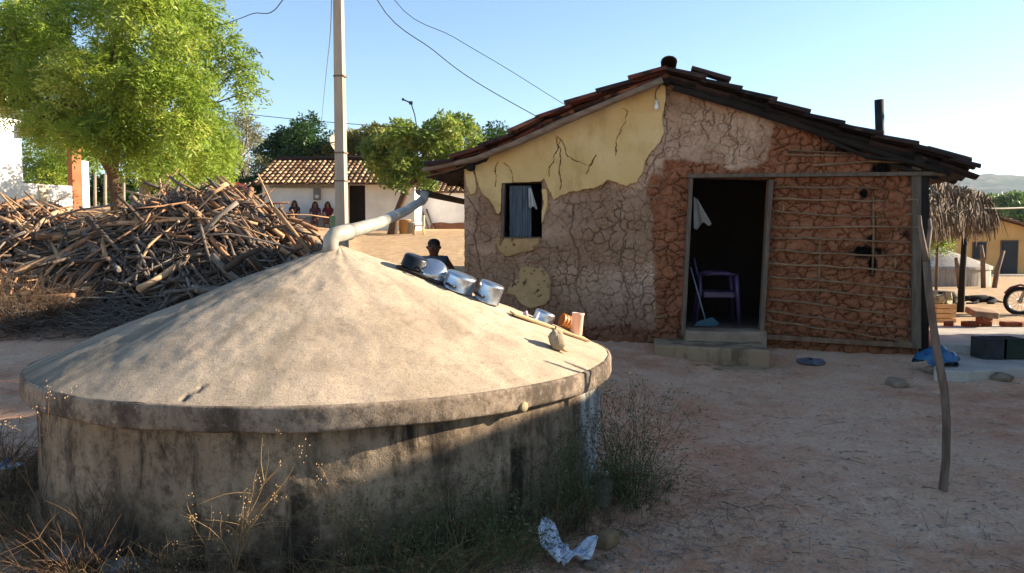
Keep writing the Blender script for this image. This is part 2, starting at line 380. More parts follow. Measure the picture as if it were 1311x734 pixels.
# wall
NZ = 80; zz = np.linspace(ZRB+.004, -.12, NZ)[None, :]+0*A; ang = A+0*zz
rr = 1.742+(fbm(ang*6, zz*3, 4, 51)-.5)*.03+(fbm(ang*40, zz*22, 3, 52)-.5)*.01
seam = polydist([(-.44, .64), (-.45, .3), (-.42, .05)], ang-2*PI*(ang > PI), zz)
rr = rr-.018*sstep(.008, .003, seam)
t = NT('tank_wall_concrete')
c = t.mix(t.ramp(t.noise(2.2, 6, .65), .3, .7), '#83705b', '#a18d74')
c = t.mix(t.math('MULTIPLY', t.attr('rust'), .8), c, '#755339')
c = t.mix(t.math('MULTIPLY', t.ramp(t.noise(13, 8, .8), .45, .64), .7), c, '#43382d')
v1 = t.noise(1, 7, .68, t.map((7, 7, .9)), .5)
c = t.mix(t.math('MULTIPLY', t.math('MULTIPLY', t.ramp(v1, .45, .6), t.ramp(t.noise(2.6, 5, .65), .42, .58)), .95), c, '#251e18')
v2 = t.noise(1, 6, .7, t.map((4.5, 4.5, 1.4)))
c = t.mix(t.math('MULTIPLY', t.ramp(v2, .46, .66), .8), c, '#3d352d')
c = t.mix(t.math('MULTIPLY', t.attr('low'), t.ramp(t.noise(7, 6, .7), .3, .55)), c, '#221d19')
f = t.noise(110, 3, .7); c = t.mix(t.math('MULTIPLY', t.ramp(f, .5, .75), .35), c, '#221d18')
c = t.mix(t.attr('pale'), c, t.mix(t.ramp(t.noise(9, 5, .65, t.map((1, 1, .4))), .42, .6), '#b9b6ae', '#7e7a74'))
nb = t.bump(t.noise(16, 6, .72), .5, .015); nb = t.bump(f, .55, .005, nb); WALLC = t.done(c, .93, nb, 0, .15)
a2 = ang-2*PI*(ang > PI)
pale = sstep(-.46, -.43, a2)*sstep(.3, .1, a2)*sstep(-.02, .12, zz+(fbm(ang*20, zz*8, 3, 6)-.5)*.5)
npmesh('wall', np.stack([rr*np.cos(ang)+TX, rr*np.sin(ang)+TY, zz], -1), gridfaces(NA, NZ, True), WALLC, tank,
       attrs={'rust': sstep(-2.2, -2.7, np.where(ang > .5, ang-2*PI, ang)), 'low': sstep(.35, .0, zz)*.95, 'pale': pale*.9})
# overflow plug in the rim
ap = math.atan2(-1.66, .72)+0.0
d = ray(670, 521); k = 2.5
while math.hypot((d*k).x-TX, (d*k).y-TY) > 1.818: k += .002
X = Vv((0, 0, CAMZ))+d*k; nrm = Vv((X.x-TX, X.y-TY, 0)).normalized()
M = nrm.to_track_quat('Z', 'Y').to_matrix()
MB().lathe([(.0, .012), (.02, .012), (.026, .008), (.026, -.02)], 18, X, M).build('plug', simple('plug_wood', '#8a7a5a', '#9a8a68', 9, .8), tank)

# PVC pipe from the eave gutter to the top of the tank
A0 = at(421, 315, 5.08); A0.z = 1.42
pts = [A0, A0+Vv((0, 0, .10))]
p1 = at(425, 303, 5.10); mid = [at(446, 297, 5.35), at(484, 286, 6.6), at(520, 270, 8.6), at(537, 259, 9.7), at(543, 255, 9.95)]
pvc = thing('drain_pipe', 'long bent grey plastic drain pipe running from the house eave to the tank top', 'pipe', A0)
m = MB(); m.tube(mid[:4]+[at(541, 257.5, 9.9)], .052, 16); m.build('pipe', PVC, pvc)
m = MB(); el = at(423, 303, 5.08)
m.tube([A0, Vv((el.x, el.y, el.z-.07)), el+Vv((.004, .0, -.02)), el+Vv((.025, .02, .012)), el+Vv((.06, .06, .022)), mid[0]], [.05, .05, .053, .054, .054, .054], 16)
m.torus(mid[0], (mid[1]-mid[0]).to_track_quat('Z', 'Y').to_matrix(), .054, .006, 18, 6); m.build('elbow', PVC, pvc)
e2 = at(543, 254, 9.95); m = MB(); m.tube([at(538, 258.5, 9.75), e2, at(543.5, 247, 9.98)], .056, 14); m.build('elbow', PVC, pvc)

# ================================================================== MUD HOUSE
house = thing('mud_house', 'cracked mud house with a tiled gable roof and an open doorway', 'house', fw(0, .2))
OFFV = .26
LT = [fp(*p, OFFV) for p in ((852,80),(771.7,110.9),(703.6,138),(649,168.7),(581,197.7),(541,208))]
RT = [fp(*p, OFFV) for p in ((852,80),(973.6,118),(1052,146),(1097,159),(1138,170.5),(1187,184),(1243,206))]
def pl_z(pl, s): return np.interp(s, [p[0] for p in sorted(pl)], [p[1] for p in sorted(pl)])
def roofz(s): return np.where(np.asarray(s) < LT[0][0], pl_z(LT, s), pl_z(RT, s))
# ---- facade sheet
CS = .0062
ns, nz = int((SR-SL)/CS)+1, int(3.75/CS)+1
S, Z = np.meshgrid(np.linspace(SL, SR, ns), np.linspace(-.02, 3.73, nz), indexing='ij')
def poly(pp, off=0): return [fp(*p, off) for p in pp]
wob = lambda a, sc, sd: (fbm(S*sc, Z*sc, 4, sd)-.5)*a
Sw, Zw = S+wob(.10, 6, 61), Z+wob(.10, 6, 62)
P_pl = [poly(p) for p in (
    [(604,205),(609,222),(613,238),(619,250),(628,257),(634,270),(638,274),(642,272),(643,236),(693,233),(697,228),(702,241),(710,256),(728,247),(741,245),(752,243),(768,239),(779,231),(786,234),(802,239),(816,233),(823,220),(826,206),(833,196),(845,182),(850,169),(848,152),(852,131),(852,100),(720,150)],
    [(594,214),(607,212),(609,238),(607,249),(602,250),(597,238)],
    [(634,305),(691,305),(688,319),(672,323),(647,329),(639,321)],
    [(665,345),(678,341),(698,345),(705,355),(704,384),(698,391),(680,395),(667,389),(660,378),(649,376),(652,365),(665,358)],
    [(694.5,240),(701,242),(700,272),(694.5,287)])]
plast = np.zeros(S.shape, bool)
for k, p in enumerate(P_pl): plast |= inpoly(p, S+wob(.05, 7, 65), Z+wob(.05, 7, 66)) if k else inpoly(p, S+wob(.022, 14, 65), Z+wob(.045, 24, 66))
red = inpoly(poly([(838,500),(838,300),(832,262),(828,240),(836,222),(848,226),(850,205),(880,203),(897,208),(935,216),(970,216),(985,190),(990,160),(1030,165),(1200,180),(1200,520)]), Sw, Zw)
red |= inpoly(poly([(590,430),(590,480),(840,500),(840,425),(800,415)]), Sw, Zw)
redm = red.astype(float)
for _ in range(10):
    redm = (redm+np.roll(redm, 1, 0)+np.roll(redm, -1, 0)+np.roll(redm, 1, 1)+np.roll(redm, -1, 1))/5
e1, id1 = voro_edge(S*7.4+wob(.8, 5, 71)+wob(.4, 26, 171), Z*7.4+wob(.8, 5, 72)+wob(.4, 26, 172), 3)        # large mud lumps
e2, id2 = voro_edge(S*13+wob(.8, 9, 73)+wob(.4, 40, 173), Z*13+wob(.8, 9, 74)+wob(.4, 40, 174), 4)          # fine shrinkage cracks
e3, id3 = voro_edge(S*7.0+wob(.7, 8, 75)+wob(.35, 30, 175), Z*8.6+wob(.7, 8, 76)+wob(.35, 30, 176), 6)         # blocky red daub
wid = .03+.05*sstep(.35, .75, fbm(S*2.6, Z*2.6, 3, 77))
ckg = np.maximum(sstep(wid, wid*.35, e1)*sstep(.38, .5, fbm(S*7, Z*7, 3, 178)+.02), .7*sstep(.07, .02, e2)*sstep(.42, .56, fbm(S*5, Z*5, 3, 78)))
ckr = np.maximum(.9*sstep(.06, .02, e3)*sstep(.34, .5, fbm(S*4.3, Z*4.3, 3, 79)), .6*sstep(.08, .03, e2)*sstep(.46, .6, fbm(S*6, Z*6, 3, 80)))
LC = [[(853,112),(851,140),(855,165),(848,192),(835,206),(826,232)],[(896,118),(905,140),(898,160),(910,178)],[(940,140),(932,168),(945,185),(938,212)],[(600,252),(612,275),(606,310),(616,345)],[(735,262),(730,300),(742,330),(738,372),(750,410)],[(790,262),(800,300),(792,340),(806,380),(800,420)],[(1120,228),(1118,262),(1121,300)],[(1053,170),(1049,196),(1056,222)]]
dlc = np.full(S.shape, 9.)
for cpl in LC: dlc = np.minimum(dlc, polydist(poly(cpl), S+wob(.09, 10, 194), Z+wob(.09, 10, 195)))
crack = np.maximum(ckg*(1-redm)+ckr*redm, sstep(.013, .004, dlc))
pl_tone = fbm(S*1.1+wob(.3, 4, 196), Z*1.1, 4, 197)
lump = (sstep(0, .3, e1)*.006+(id1-.5)*.014+(id2-.5)*.006)*(1-redm)+(sstep(0, .4, e3)*.020+(id3-.5)*.03+(fbm(S*8, Z*8, 4, 92)-.5)*.05)*redm
disp = lump-(.013+.012*redm)*crack+(fbm(S*1.2, Z*1.2, 3, 81)-.5)*.06+(fbm(S*22, Z*22, 4, 82)-.5)*.02-.02
# plaster: its own raised skin
CR = [[(711,175),(716,190),(718,205),(717,224),(718,242)],[(713,173),(722,185),(727,199),(737,208),(757,212),(762,199),(750,224)],[(795,138),(805,142),(796,165),(789,178),(788,200)],[(657,233),(655,220),(646,210)],[(634,240),(633,214),(637,208)],[(607,212),(610,232),(614,244)],[(718,180),(706,210),(702,228)]]
dcr = np.full(S.shape, 9.)
for k, cpl in enumerate(CR): dcr = np.minimum(dcr, polydist(poly(cpl), S+wob(.06, 12, 84), Z+wob(.06, 12, 85))*(1.3 if k in (0, 1) else 2.3))
pcr = sstep(.0078, .003, dcr)*sstep(.25, .45, fbm(S*9, Z*9, 3, 190)+.1)
inner = np.zeros(S.shape, bool)
for p in P_pl[2:4]: inner |= inpoly(p, S+wob(.05, 7, 65), Z+wob(.05, 7, 66))
soot = np.zeros(S.shape)
def spot(px, py, rx, rz, a):
    s0, z0 = fp(px, py); return a*np.exp(-(((S-s0)/rx)**2+((Z-z0)/rz)**2)**1.4)
for a in ((1105,322,.13,.09,1),(1117,338,.05,.14,1),(1125,322,.1,.05,.8),(1106,248,.05,.06,1),(1130,216,.16,.08,.9),(1170,205,.25,.12,.9),(1115,305,.06,.06,.7),(1160,300,.06,.09,.6),(1100,190,.45,.06,.75),(1060,170,.2,.05,.7)): soot = np.maximum(soot, spot(*a))
soot = np.clip(soot*1.5*sstep(.25, .62, fbm(S*13, Z*13, 4, 86)+soot*.35), 0, 1)
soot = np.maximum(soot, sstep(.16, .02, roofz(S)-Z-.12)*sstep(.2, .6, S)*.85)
low_left = sstep(1.35, .3, Z)*sstep(.2, -.4, S)  # browner, darker tone towards the lower left
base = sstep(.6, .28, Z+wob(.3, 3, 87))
# door and window
DO = [fp(*p) for p in ((887,228),(984,230),(973,432),(877,430))]
WO = [fp(*p) for p in ((643,235),(693.5,233),(693.5,305),(641,305))]
hole = inpoly(DO, S, Z) | inpoly(WO, S, Z)
top = roofz(S)-.13
keep = (~hole) & (Z < top)
disp = np.where(plast, .024+(fbm(S*2.2, Z*2.2, 3, 83)-.5)*.03+(fbm(S*30, Z*30, 3, 88)-.5)*.003-.045*pcr, disp)
pits = sstep(.1, .03, voro_edge(S*14, Z*14, 12)[0]*0+np.abs(fbm(S*24, Z*24, 2, 90)-.72)) * inner
pits = pits*sstep(.5, .62, fbm(S*6, Z*6, 2, 198)); disp = disp-.012*pits
V = np.empty(S.shape+(3,))
V[..., 0] = P0.x+FE.x*S+FN.x*disp; V[..., 1] = P0.y+FE.y*S+FN.y*disp; V[..., 2] = Z
F = gridfaces(ns, nz); kf = keep.ravel()[F].all(1); pf = plast.ravel()[F].sum(1) >= 2
t = NT('cracked_mud')
n1 = t.noise(2.5, 6, .65); n2 = t.noise(26, 5, .7)
gy_ = t.mix(t.ramp(n1, .3, .7), '#ad8b6f', '#c6a78c'); gy_ = t.mix(t.math('MULTIPLY', t.ramp(t.noise(6, 6, .7), .5, .7), .4), gy_, '#94694e'); rd = t.mix(t.ramp(n1, .3, .7), '#84533a', '#9c684b'); rd = t.mix(t.math('MULTIPLY', t.ramp(t.noise(4, 6, .7), .55, .72), .4), rd, '#b3855f')
gy_ = t.mix(t.math('MULTIPLY', t.ramp(t.attr('tone'), .55, .40), .6), gy_, '#7f5f48'); gy_ = t.mix(t.math('MULTIPLY', t.ramp(t.attr('tone'), .58, .7), .6), gy_, '#c2a994'); c = t.mix(t.attr('red'), gy_, rd)
c = t.mix(t.math('MULTIPLY', t.attr('low_left'), .7), c, '#6b5040')
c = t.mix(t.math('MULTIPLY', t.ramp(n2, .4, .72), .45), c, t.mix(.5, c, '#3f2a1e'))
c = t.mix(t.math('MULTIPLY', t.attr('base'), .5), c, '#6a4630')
c = t.mix(t.math('MULTIPLY', t.attr('crack'), .6), c, '#4a2f20')
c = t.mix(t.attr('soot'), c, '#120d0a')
MUD = t.done(c, .96, t.bump(n2, .6, .008, t.bump(t.noise(9, 6, .7), .4, .02)), 0, .1)
att = {'tone': pl_tone, 'red': redm, 'crack': crack, 'soot': soot, 'low_left': low_left, 'base': base}
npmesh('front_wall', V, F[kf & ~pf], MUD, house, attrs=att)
t = NT('yellow_plaster'); n1 = t.noise(1.4, 5, .6)
c = t.mix(t.ramp(n1, .3, .7), '#cfab6e', '#dcbd86'); c = t.mix(t.math('MULTIPLY', t.ramp(t.noise(7, 6, .7), .55, .75), .3), c, '#8f7145'); c = t.mix(t.math('MULTIPLY', t.ramp(t.noise(2.2, 6, .65, t.map((1.5, 1.5, .6))), .5, .68), .4), c, '#a5824c'); c = t.mix(t.math('MULTIPLY', t.ramp(t.noise(30, 4, .7), .6, .72), .35), c, '#7e6340')
c = t.mix(t.attr('bare'), c, t.mix(t.ramp(t.noise(9, 6, .7), .35, .65), '#a3825c', '#8a6a4b')); c = t.mix(t.math('MULTIPLY', t.attr('crack'), .85), c, '#40301f')
PLAST = t.done(c, .9, t.bump(t.noise(45, 4, .6), .15, .003), 0, .2)
npmesh('yellow_plaster', V+np.array(FN)*0, F[kf & pf], PLAST, house, attrs={'crack': np.maximum(pcr, pits), 'bare': inner*.75})

# ---- other walls, floor, inside
def quadwall(name, s0, s1, q0, q1, z0, z1, mat):
    M = Matrix((FE, FN, Vv((0, 0, 1)))).transposed(); c = fw((s0+s1)/2, (z0+z1)/2, (q0+q1)/2)
    return MB().box(c, (s1-s0, q1-q0, z1-z0), M).build(name, mat, house)
zl, zr = float(roofz(SL))-.17, float(roofz(SR))-.17
quadwall('side_wall', SL+.0, SL+.16, -HDEPTH, -.05, -.2, zl, MUDSIDE)
quadwall('side_wall', SR-.16, SR-.0, -HDEPTH, -.05, -.2, zr, MUDSIDE)
bp = [fw(SL, -.2, -HDEPTH), fw(SR, -.2, -HDEPTH), fw(SR, zr, -HDEPTH), fw(0, float(roofz(0))-.2, -HDEPTH), fw(SL, zl, -HDEPTH)]
MB().prism(bp, FN*.16).build('back_wall', MUDSIDE, house)
# inner skin of the front wall, with the two openings
m = MB()
def fq(pts, off): return [fw(s, z, off) for s, z in pts]
ds0, ds1, dz1 = DO[3][0], DO[1][0], DO[0][1]; ws0, ws1, wz0, wz1 = WO[3][0], WO[1][0], WO[3][1], WO[0][1]
tp = lambda s: float(roofz(s))-.2
for pts in ([(SL,-.1),(ws0,-.1),(ws0,tp(ws0)),(SL,tp(SL))], [(ws0,-.1),(ws1,-.1),(ws1,wz0),(ws0,wz0)], [(ws0,wz1),(ws1,wz1),(ws1,tp(ws1)),(ws0,tp(ws0))],
            [(ws1,-.1),(ds0,-.1),(ds0,tp(ds0)),(ws1,tp(ws1))], [(ds0,dz1),(ds1,dz1),(ds1,tp(ds1)),(0,tp(0)),(ds0,tp(ds0))] if ds0 < 0 else [(ds0,dz1),(ds1,dz1),(ds1,tp(ds1)),(ds0,tp(ds0))],
            [(ds1,-.1),(SR,-.1),(SR,tp(SR)),(ds1,tp(ds1))], [(ds0,-.1),(ds1,-.1),(ds1,FLOOR-.02),(ds0,FLOOR-.02)]):
    m.add(fq(pts, -.17), [tuple(range(len(pts)))])
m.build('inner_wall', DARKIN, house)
m = MB()                                            # reveals
for a, b in zip(WO, WO[1:]+WO[:1]): m.add([fw(*a, .0), fw(*b, .0), fw(*b, -.17), fw(*a, -.17)], [(0,1,2,3)])
m.build('window_reveal', MUDSIDE, house); m = MB()
for a, b in ((DO[0], DO[1]), (DO[1], DO[2]), (DO[3], DO[0])): m.add([fw(*a, .0), fw(*b, .0), fw(*b, -.17), fw(*a, -.17)], [(0,1,2,3)])
m.build('door_reveal', MUDSIDE, house)
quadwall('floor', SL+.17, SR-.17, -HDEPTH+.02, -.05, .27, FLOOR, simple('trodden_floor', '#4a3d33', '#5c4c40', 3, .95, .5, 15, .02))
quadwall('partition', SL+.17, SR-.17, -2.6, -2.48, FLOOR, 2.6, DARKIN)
t0 = fw(ds0+.02, FLOOR, .02); t1 = fw(ds1, FLOOR, .02)
MB().prism([fw(ds0-.02, FLOOR-.002, -.04), fw(ds1+.0, FLOOR-.002, -.04), fw(ds1, FLOOR-.02, .14), fw(ds1-.5, FLOOR-.03, .2), fw(ds0, FLOOR-.03, .16)], (0, 0, -.3)).build('threshold', simple('threshold_earth', '#7d6a58', '#927e6a', 5, .95, .8, 14, .03), house, bevel=.02)
# ---- doorstep
m = MB()
STEPM = concrete('step_concrete', '#8a7358', '#9c856a', '#5a4a38', .45, .62, (4, 4, 2)); STEPM = STEPM[0].done(STEPM[1], .92, STEPM[2], 0, .2)
def slab(pxs, ztop, zbot, name, parent):
    P = []
    for px, py in pxs:
        d = ray(px, py); k = (ztop-CAMZ)/d.z; P.append(Vv((0, 0, CAMZ))+d*k)
    sv = [p.copy() for p in P]; a, b = sv[0], sv[1]; dep = FN*-.75
    pts = [a, b, b+dep, a+dep]
    return MB().prism(pts, (0, 0, zbot-ztop)).build(name, STEPM, parent, bevel=.018)
slab(((838,441.5),(986,449)), .285, -.05, 'doorstep', house)
slab(((829,469),(982,475)), .10, -.1, 'doorstep', house)
# ---- door frame and lintel
def fbeam(name, pa, pb, w, dpt, off, mat, parent=house, bev=.004):
    a, b = fpx(*pa, off), fpx(*pb, off); return MB().beam(a, b, dpt, w, FN.cross((b-a).normalized())).build(name, mat, parent, bevel=bev)
frame = fbeam('door_frame', (884.5,229), (874.5,428), .05, .14, .04, WOODG)
fbeam('door_jamb', (986.5,231), (974,433), .05, .14, .045, WOODG, frame)
fbeam('lintel', (880,225.8), (1210,222.5), .045, .09, .05, WOODG, frame)
fbeam('sill_beam', (974,431), (1177,443), .06, .06, .03, WOODB)
fbeam('corner_post', (1172,214), (1172,446), .10, .10, .01, WOODG)
m = MB(); m.tube([fpx(1183,218,.02), fpx(1184,330,.0), fpx(1182,452,.0)], [.05,.055,.06], 8, jit=.12); m.build('corner_pole', WOODS, house)
# ---- window: frame, planks of the half open shutter
win = fbeam('window_frame', (645.5,235), (643.5,305), .035, .10, -.03, WOODG)
fbeam('window_rail', (643,304.5), (693,304.5), .02, .09, -.03, WOODG, win)
SHUT = simple('blue_grey_planks', '#3d454c', '#56606a', 4, .8, .5, 30, .004, stretch=(8, 8, .8))
m = MB()
for px0, px1 in ((652.5,660.3),(660.8,668.4),(668.9,675.5),(676,680)): m.prism([fpx(px0,238,-.07), fpx(px1,238,-.07), fpx(px1,303,-.07), fpx(px0,303,-.07)], FN*-.02)
sh = m.build('shutter', SHUT, win); MB().beam(fpx(652,250,-.1), fpx(680,250,-.1), .02, .05).build('batten', SHUT, sh); MB().beam(fpx(652,292,-.1), fpx(680,292,-.1), .02, .05).build('batten', SHUT, sh)
# ---- cane laths
laths = [(985,239.8,1130,242.4),(985,254.6,1132,258.4),(985,269.4,1132,277.8),(983,291.4,1175,290.5),(985,304,1175,311.6),(983,320,1175,327.2),(981,337,1173,350.5),(980,354.7,1173,370.7),(980,368.2,1173,385.1),(978,382,1173,408.7),(976,397,1175,422.2),(974,408.7,1164,437),(1006,198.4,1090,199.3),(1040,212,1158,207.7),(829,238.6,847,239),(835,252.5,845,253),(839,316.7,848,317.1),(1150,437,1176,437.5),(682,316,712,317),(676,330,702,331),(838,405,850,406),(1010,193,1090,196),(1160,275,1178,276.5),(1160,256,1176,256)]
for (a, b, c_, d_) in laths:
    n = max(2, int((c_-a)/22)); pts = []; bow = random.uniform(-2, 2.5)
    for i in range(n+1):
        u = i/n; pts.append(fpx(a+(c_-a)*u, b+(d_-b)*u+bow*math.sin(PI*u)+random.uniform(-1.1, 1.1), .045+random.uniform(-.012, .016)))
    MB().tube(pts, [random.uniform(.009, .016)*(1.15-.4*i/n) for i in range(n+1)], 7).build('lath', CANE, house)
for (a, b, c_, d_) in ((1050,297,1046,392),(1003,262,1001,276),(1118,252,1117,352),(1146,330,1145,346),(1163,365,1166,385)):
    MB().tube([fpx(a,b,.01), fpx((a+c_)/2+1,(b+d_)/2,.02), fpx(c_,d_,.01)], .012, 7).build('lath', CANE, house)
# ---- roof
def halfpipe(m, p0, p1, up, side, r0, r1, th=.013, inv=False, n=7, va=None):
    vs = []
    for p, r in ((p0, r0), (p1, r1)):
        for rr in (r, r-th):
            for k in range(n):
                a = PI*k/(n-1); z_ = math.sin(a)*rr*.72
                vs.append(Vv(p)+side*(math.cos(a)*rr)+up*(-z_ if inv else z_))
    f = []
    for k in range(n-1): f += [(k, k+1, 2*n+k+1, 2*n+k), (n+k, 3*n+k, 3*n+k+1, n+k+1), (k, n+k, n+k+1, k+1), (2*n+k, 2*n+k+1, 3*n+k+1, 3*n+k)]
    f += [(0, 2*n, 3*n, n), (n-1, 2*n-1, 4*n-1, 3*n-1)]
    m.add(vs, f, False)
    if va is not None: va += [random.random()]*len(vs)
def arc(pl, q):
    for (a, b) in zip(pl[:-1], pl[1:]):
        L = math.hypot(b[0]-a[0], b[1]-a[1])
        if q <= L: return a[0]+(b[0]-a[0])*q/L, a[1]+(b[1]-a[1])*q/L, ((b[0]-a[0])/L, (b[1]-a[1])/L)
        q -= L
    return b[0]+(b[0]-a[0])*q/L, b[1]+(b[1]-a[1])*q/L, ((b[0]-a[0])/L, (b[1]-a[1])/L)
for pl, mat, sooty in ((LT, TILE, 0), (RT, TILES, 1)):
    Lt = sum(math.hypot(b[0]-a[0], b[1]-a[1]) for a, b in zip(pl[:-1], pl[1:])); m = MB(); va = []
    pitch = .185; rows = int((HDEPTH+OFFV+.25)/pitch)
    for kind in (0, 1):
        for i in range(rows+1):
            off = OFFV-.09-i*pitch-(pitch/2 if kind else 0)
            q = -.02+random.uniform(-.03, .03); ntile = 0
            end = Lt+random.uniform(-.05, .12)+(random.choice((0, .0, .12)) if sooty else 0)
            while q < end-.1:
                L = .48 if sooty == 0 else .5; j = random.uniform(-.01, .01)
                a = arc(pl, q); b = arc(pl, min(q+L, end)); d3 = (FE*a[2][0]+Vv((0, 0, a[2][1]))).normalized(); side = FN; up = side.cross(d3).normalized()
                if up.z < 0: up = -up
                sag = -.015*random.random()-.02*math.sin(i*.7)*0
                lift0, lift1 = (-.072, -.036) if kind == 0 else (-.115, -.09)
                p0 = fw(a[0], a[1]+sag+lift0+j, off+random.uniform(-.008, .008)); p1 = fw(b[0], b[1]+sag+lift1+j, off+random.uniform(-.008, .008))
                if kind == 0: halfpipe(m, p0, p1, up, side, .078, .1, va=va)
                else: halfpipe(m, p0, p1, up, side, .1, .078, inv=True, va=va)
                q += L-.075+random.uniform(-.02, .02)
    rt = m.build('roof_tiles', mat, house); rt.data.attributes.new('var', 'FLOAT', 'POINT').data.foreach_set('value', np.array(va, np.float32))
m = MB(); va = []
for i in range(15):
    o1 = OFFV+.04-i*.44; halfpipe(m, fw(.0+random.uniform(-.015,.015), LT[0][1]-.0, o1), fw(0, LT[0][1]-.03, o1-.5), Vv((0,0,1)), FE, .098, .085, va=va)
rt = m.build('ridge_tiles', TILES, house); rt.data.attributes.new('var', 'FLOAT', 'POINT').data.foreach_set('value', np.array(va, np.float32))
for px, py, dy in ((1078,152,-.35),(908,98,.1),(1212,199,-.1)):
    s_, z_ = fp(px, py, dy); z_ = float(roofz(s_))+.03; sl_ = (float(roofz(s_+.24))-float(roofz(s_-.22))); m = MB(); halfpipe(m, fw(s_-.22, z_-sl_*.5, dy), fw(s_+.24, z_+sl_*.5, dy), Vv((.3,0,1)).normalized(), FN, .085, .1)
    lt = m.build('loose_tile', TILES, house); lt.data.attributes.new('var', 'FLOAT', 'POINT').data.foreach_set('value', np.full(len(lt.data.vertices), .9, np.float32))
# added deck under the tiles to block light leaks, purlins, rafters
for pl in (LT, RT):
    m = MB()
    for a, b in zip(pl[:-1], pl[1:]):
        P = [fw(a[0], a[1]-.165, OFFV-.12), fw(b[0], b[1]-.165, OFFV-.12), fw(b[0], b[1]-.165, -HDEPTH-.2), fw(a[0], a[1]-.165, -HDEPTH-.2)]
        m.prism(P, (0, 0, -.015))
    m.build('light_stop_deck', WOODS if pl is RT else WOODB, house)
barge = [fpx(848,102.5,.2), fpx(790,127,.2), fpx(720,157,.2), fpx(660,184,.2), fpx(608,204,.2), fpx(541,218,.2)]
m = MB(); m.tube(barge, [.045,.04,.047,.042,.04,.028], 9, jit=.1); m.build('verge_pole', simple('verge_wood', '#6f5a49', '#8b745f', 5, .9, .5, 30, .005, stretch=(1, 4, 4)), house)
m = MB(); m.tube([fpx(862,112,.1), fpx(940,134,.1), fpx(1030,163,.1), fpx(1110,190,.1), fpx(1205,218,.1)], [.04,.045,.04,.045,.04], 8, jit=.15); m.build('verge_pole', WOODS, house)
m = MB(); m.tube([fpx(1060,180,.12), fpx(1110,201,.12), fpx(1165,207,.14), fpx(1215,222,.16)], .022, 7, jit=.2); m.build('verge_pole', WOODS, house)
for px, py, r_ in ((601,213,.055),(853,101,.06),(1178,205,.06)):
    a = fpx(px, py, .16); m = MB(); m.tube([a, a-FN*1.2, a-FN*6.6], r_, 9, jit=.15); m.build('purlin', WOODS, house)
for px, py in ((560,222),(575,221),(1215,224),(1200,228)):
    a = fpx(px, py, .05); m = MB(); m.tube([a, a-FE*.5*(1 if px > 900 else -1)+Vv((0,0,.16))], .025, 7, jit=.1); m.build('rafter', WOODS, house)
# eave gutter
a = fpx(538.5,243.5,.12); b = a-FN*3.6; m = MB()
vs = []; nn = 8
for p in (a, b):
    for rr in (.075, .068):
        for k in range(nn): an = PI*k/(nn-1); vs.append(p+FE*math.cos(an)*rr*-1+Vv((0, 0, -math.sin(an)*rr)))
f = []
for k in range(nn-1): f += [(k,k+1,2*nn+k+1,2*nn+k),(nn+k,3*nn+k,3*nn+k+1,nn+k+1),(k,nn+k,nn+k+1,k+1)]
m.add(vs, f); m.add([vs[k] for k in range(nn)], [tuple(range(nn))]); m.build('gutter', simple('gutter_metal', '#4a463f', '#5b564d', 5, .6), house)
for k in (0.1, 1.2, 2.4):
    p = a-FN*k; MB().tube([p+FE*.07, p+FE*.25+Vv((0,0,.2))], .008, 5).build('gutter_bracket', WIREM, house)
# chimney pipe
c0 = fpx(1127,182,-1.4); c1 = fpx(1125.5,128,-1.4); m = MB(); m.lathe([(.062,-.4),(.06,0),(.06,(c1-c0).length),(.05,(c1-c0).length),(.05,.1)], 16, c0, (c1-c0).to_track_quat('Z','Y').to_matrix()); m.build('chimney', simple('sooty_pipe', '#0f0e0e', '#2c2a2a', 4, .7, .4, 20, .004), house)

# ---- things on and in the house
a = fpx(840.5,137,.05)
bulb = thing('light_bulb', 'white light bulb hanging by a wire under the roof ridge', 'light bulb', a)
m = MB(); m.lathe([(.0,.0),(.02,.008),(.03,.03),(.026,.055),(.018,.075)], 14, a-Vv((0,0,.04))); m.build('glass_bulb', simple('white_glass', '#e8e6de', '#efede6', 5, .3, 0), bulb)
m = MB(); m.lathe([(.019,.0),(.02,.045),(.0,.05)], 12, a+Vv((0,0,.035))); m.build('socket', simple('white_plastic', '#d0cec8', '#dddbd4', 5, .4, 0), bulb)
m = MB(); m.tube([a+Vv((0,0,.08)), fpx(838.5,124,.05), fpx(840,116,.06), fpx(846,108,.1)], .006, 6); m.build('wire', WIREM, bulb)
CLOTH = simple('grey_cloth', '#8d8a84', '#a39f98', 7, .95, .4, 60, .004)
def cloth(name, label, pts_top, pts_bot, off, mat, cat='cloth', amp=.02, n=14, mrows=10):
    V = []; 
    for i in range(n):
        u = i/(n-1)
        for j in range(mrows):
            v = j/(mrows-1); px = (pts_top[0][0]*(1-u)+pts_top[1][0]*u)*(1-v)+(pts_bot[0][0]*(1-u)+pts_bot[1][0]*u)*v
            py = (pts_top[0][1]*(1-u)+pts_top[1][1]*u)*(1-v)+(pts_bot[0][1]*(1-u)+pts_bot[1][1]*u)*v+3*math.sin(u*9)*v*(abs(pts_bot[1][0]-pts_bot[0][0])/20)
            V.append(fpx(px, py, off+amp*math.sin(u*11+v*2)*(.3+v)))
    o = npmesh(name, [tuple(v) for v in V], gridfaces(n, mrows), mat, base=V[0]); s_ = o.modifiers.new('thickness', 'SOLIDIFY'); s_.thickness = .004
    return tag(o, label, cat)
cloth('hanging_cloth', 'pale cloth hanging just inside the doorway', ((888,252),(893,255)), ((888,292),(911,285)), -.3, CLOTH)
cloth('window_rag', 'small white rag hanging in the window opening', ((677,241),(680,241)), ((677,265),(688,267)), -.03, simple('white_rag', '#a9a8a4', '#c3c2be', 7, .95, .4, 60, .004))
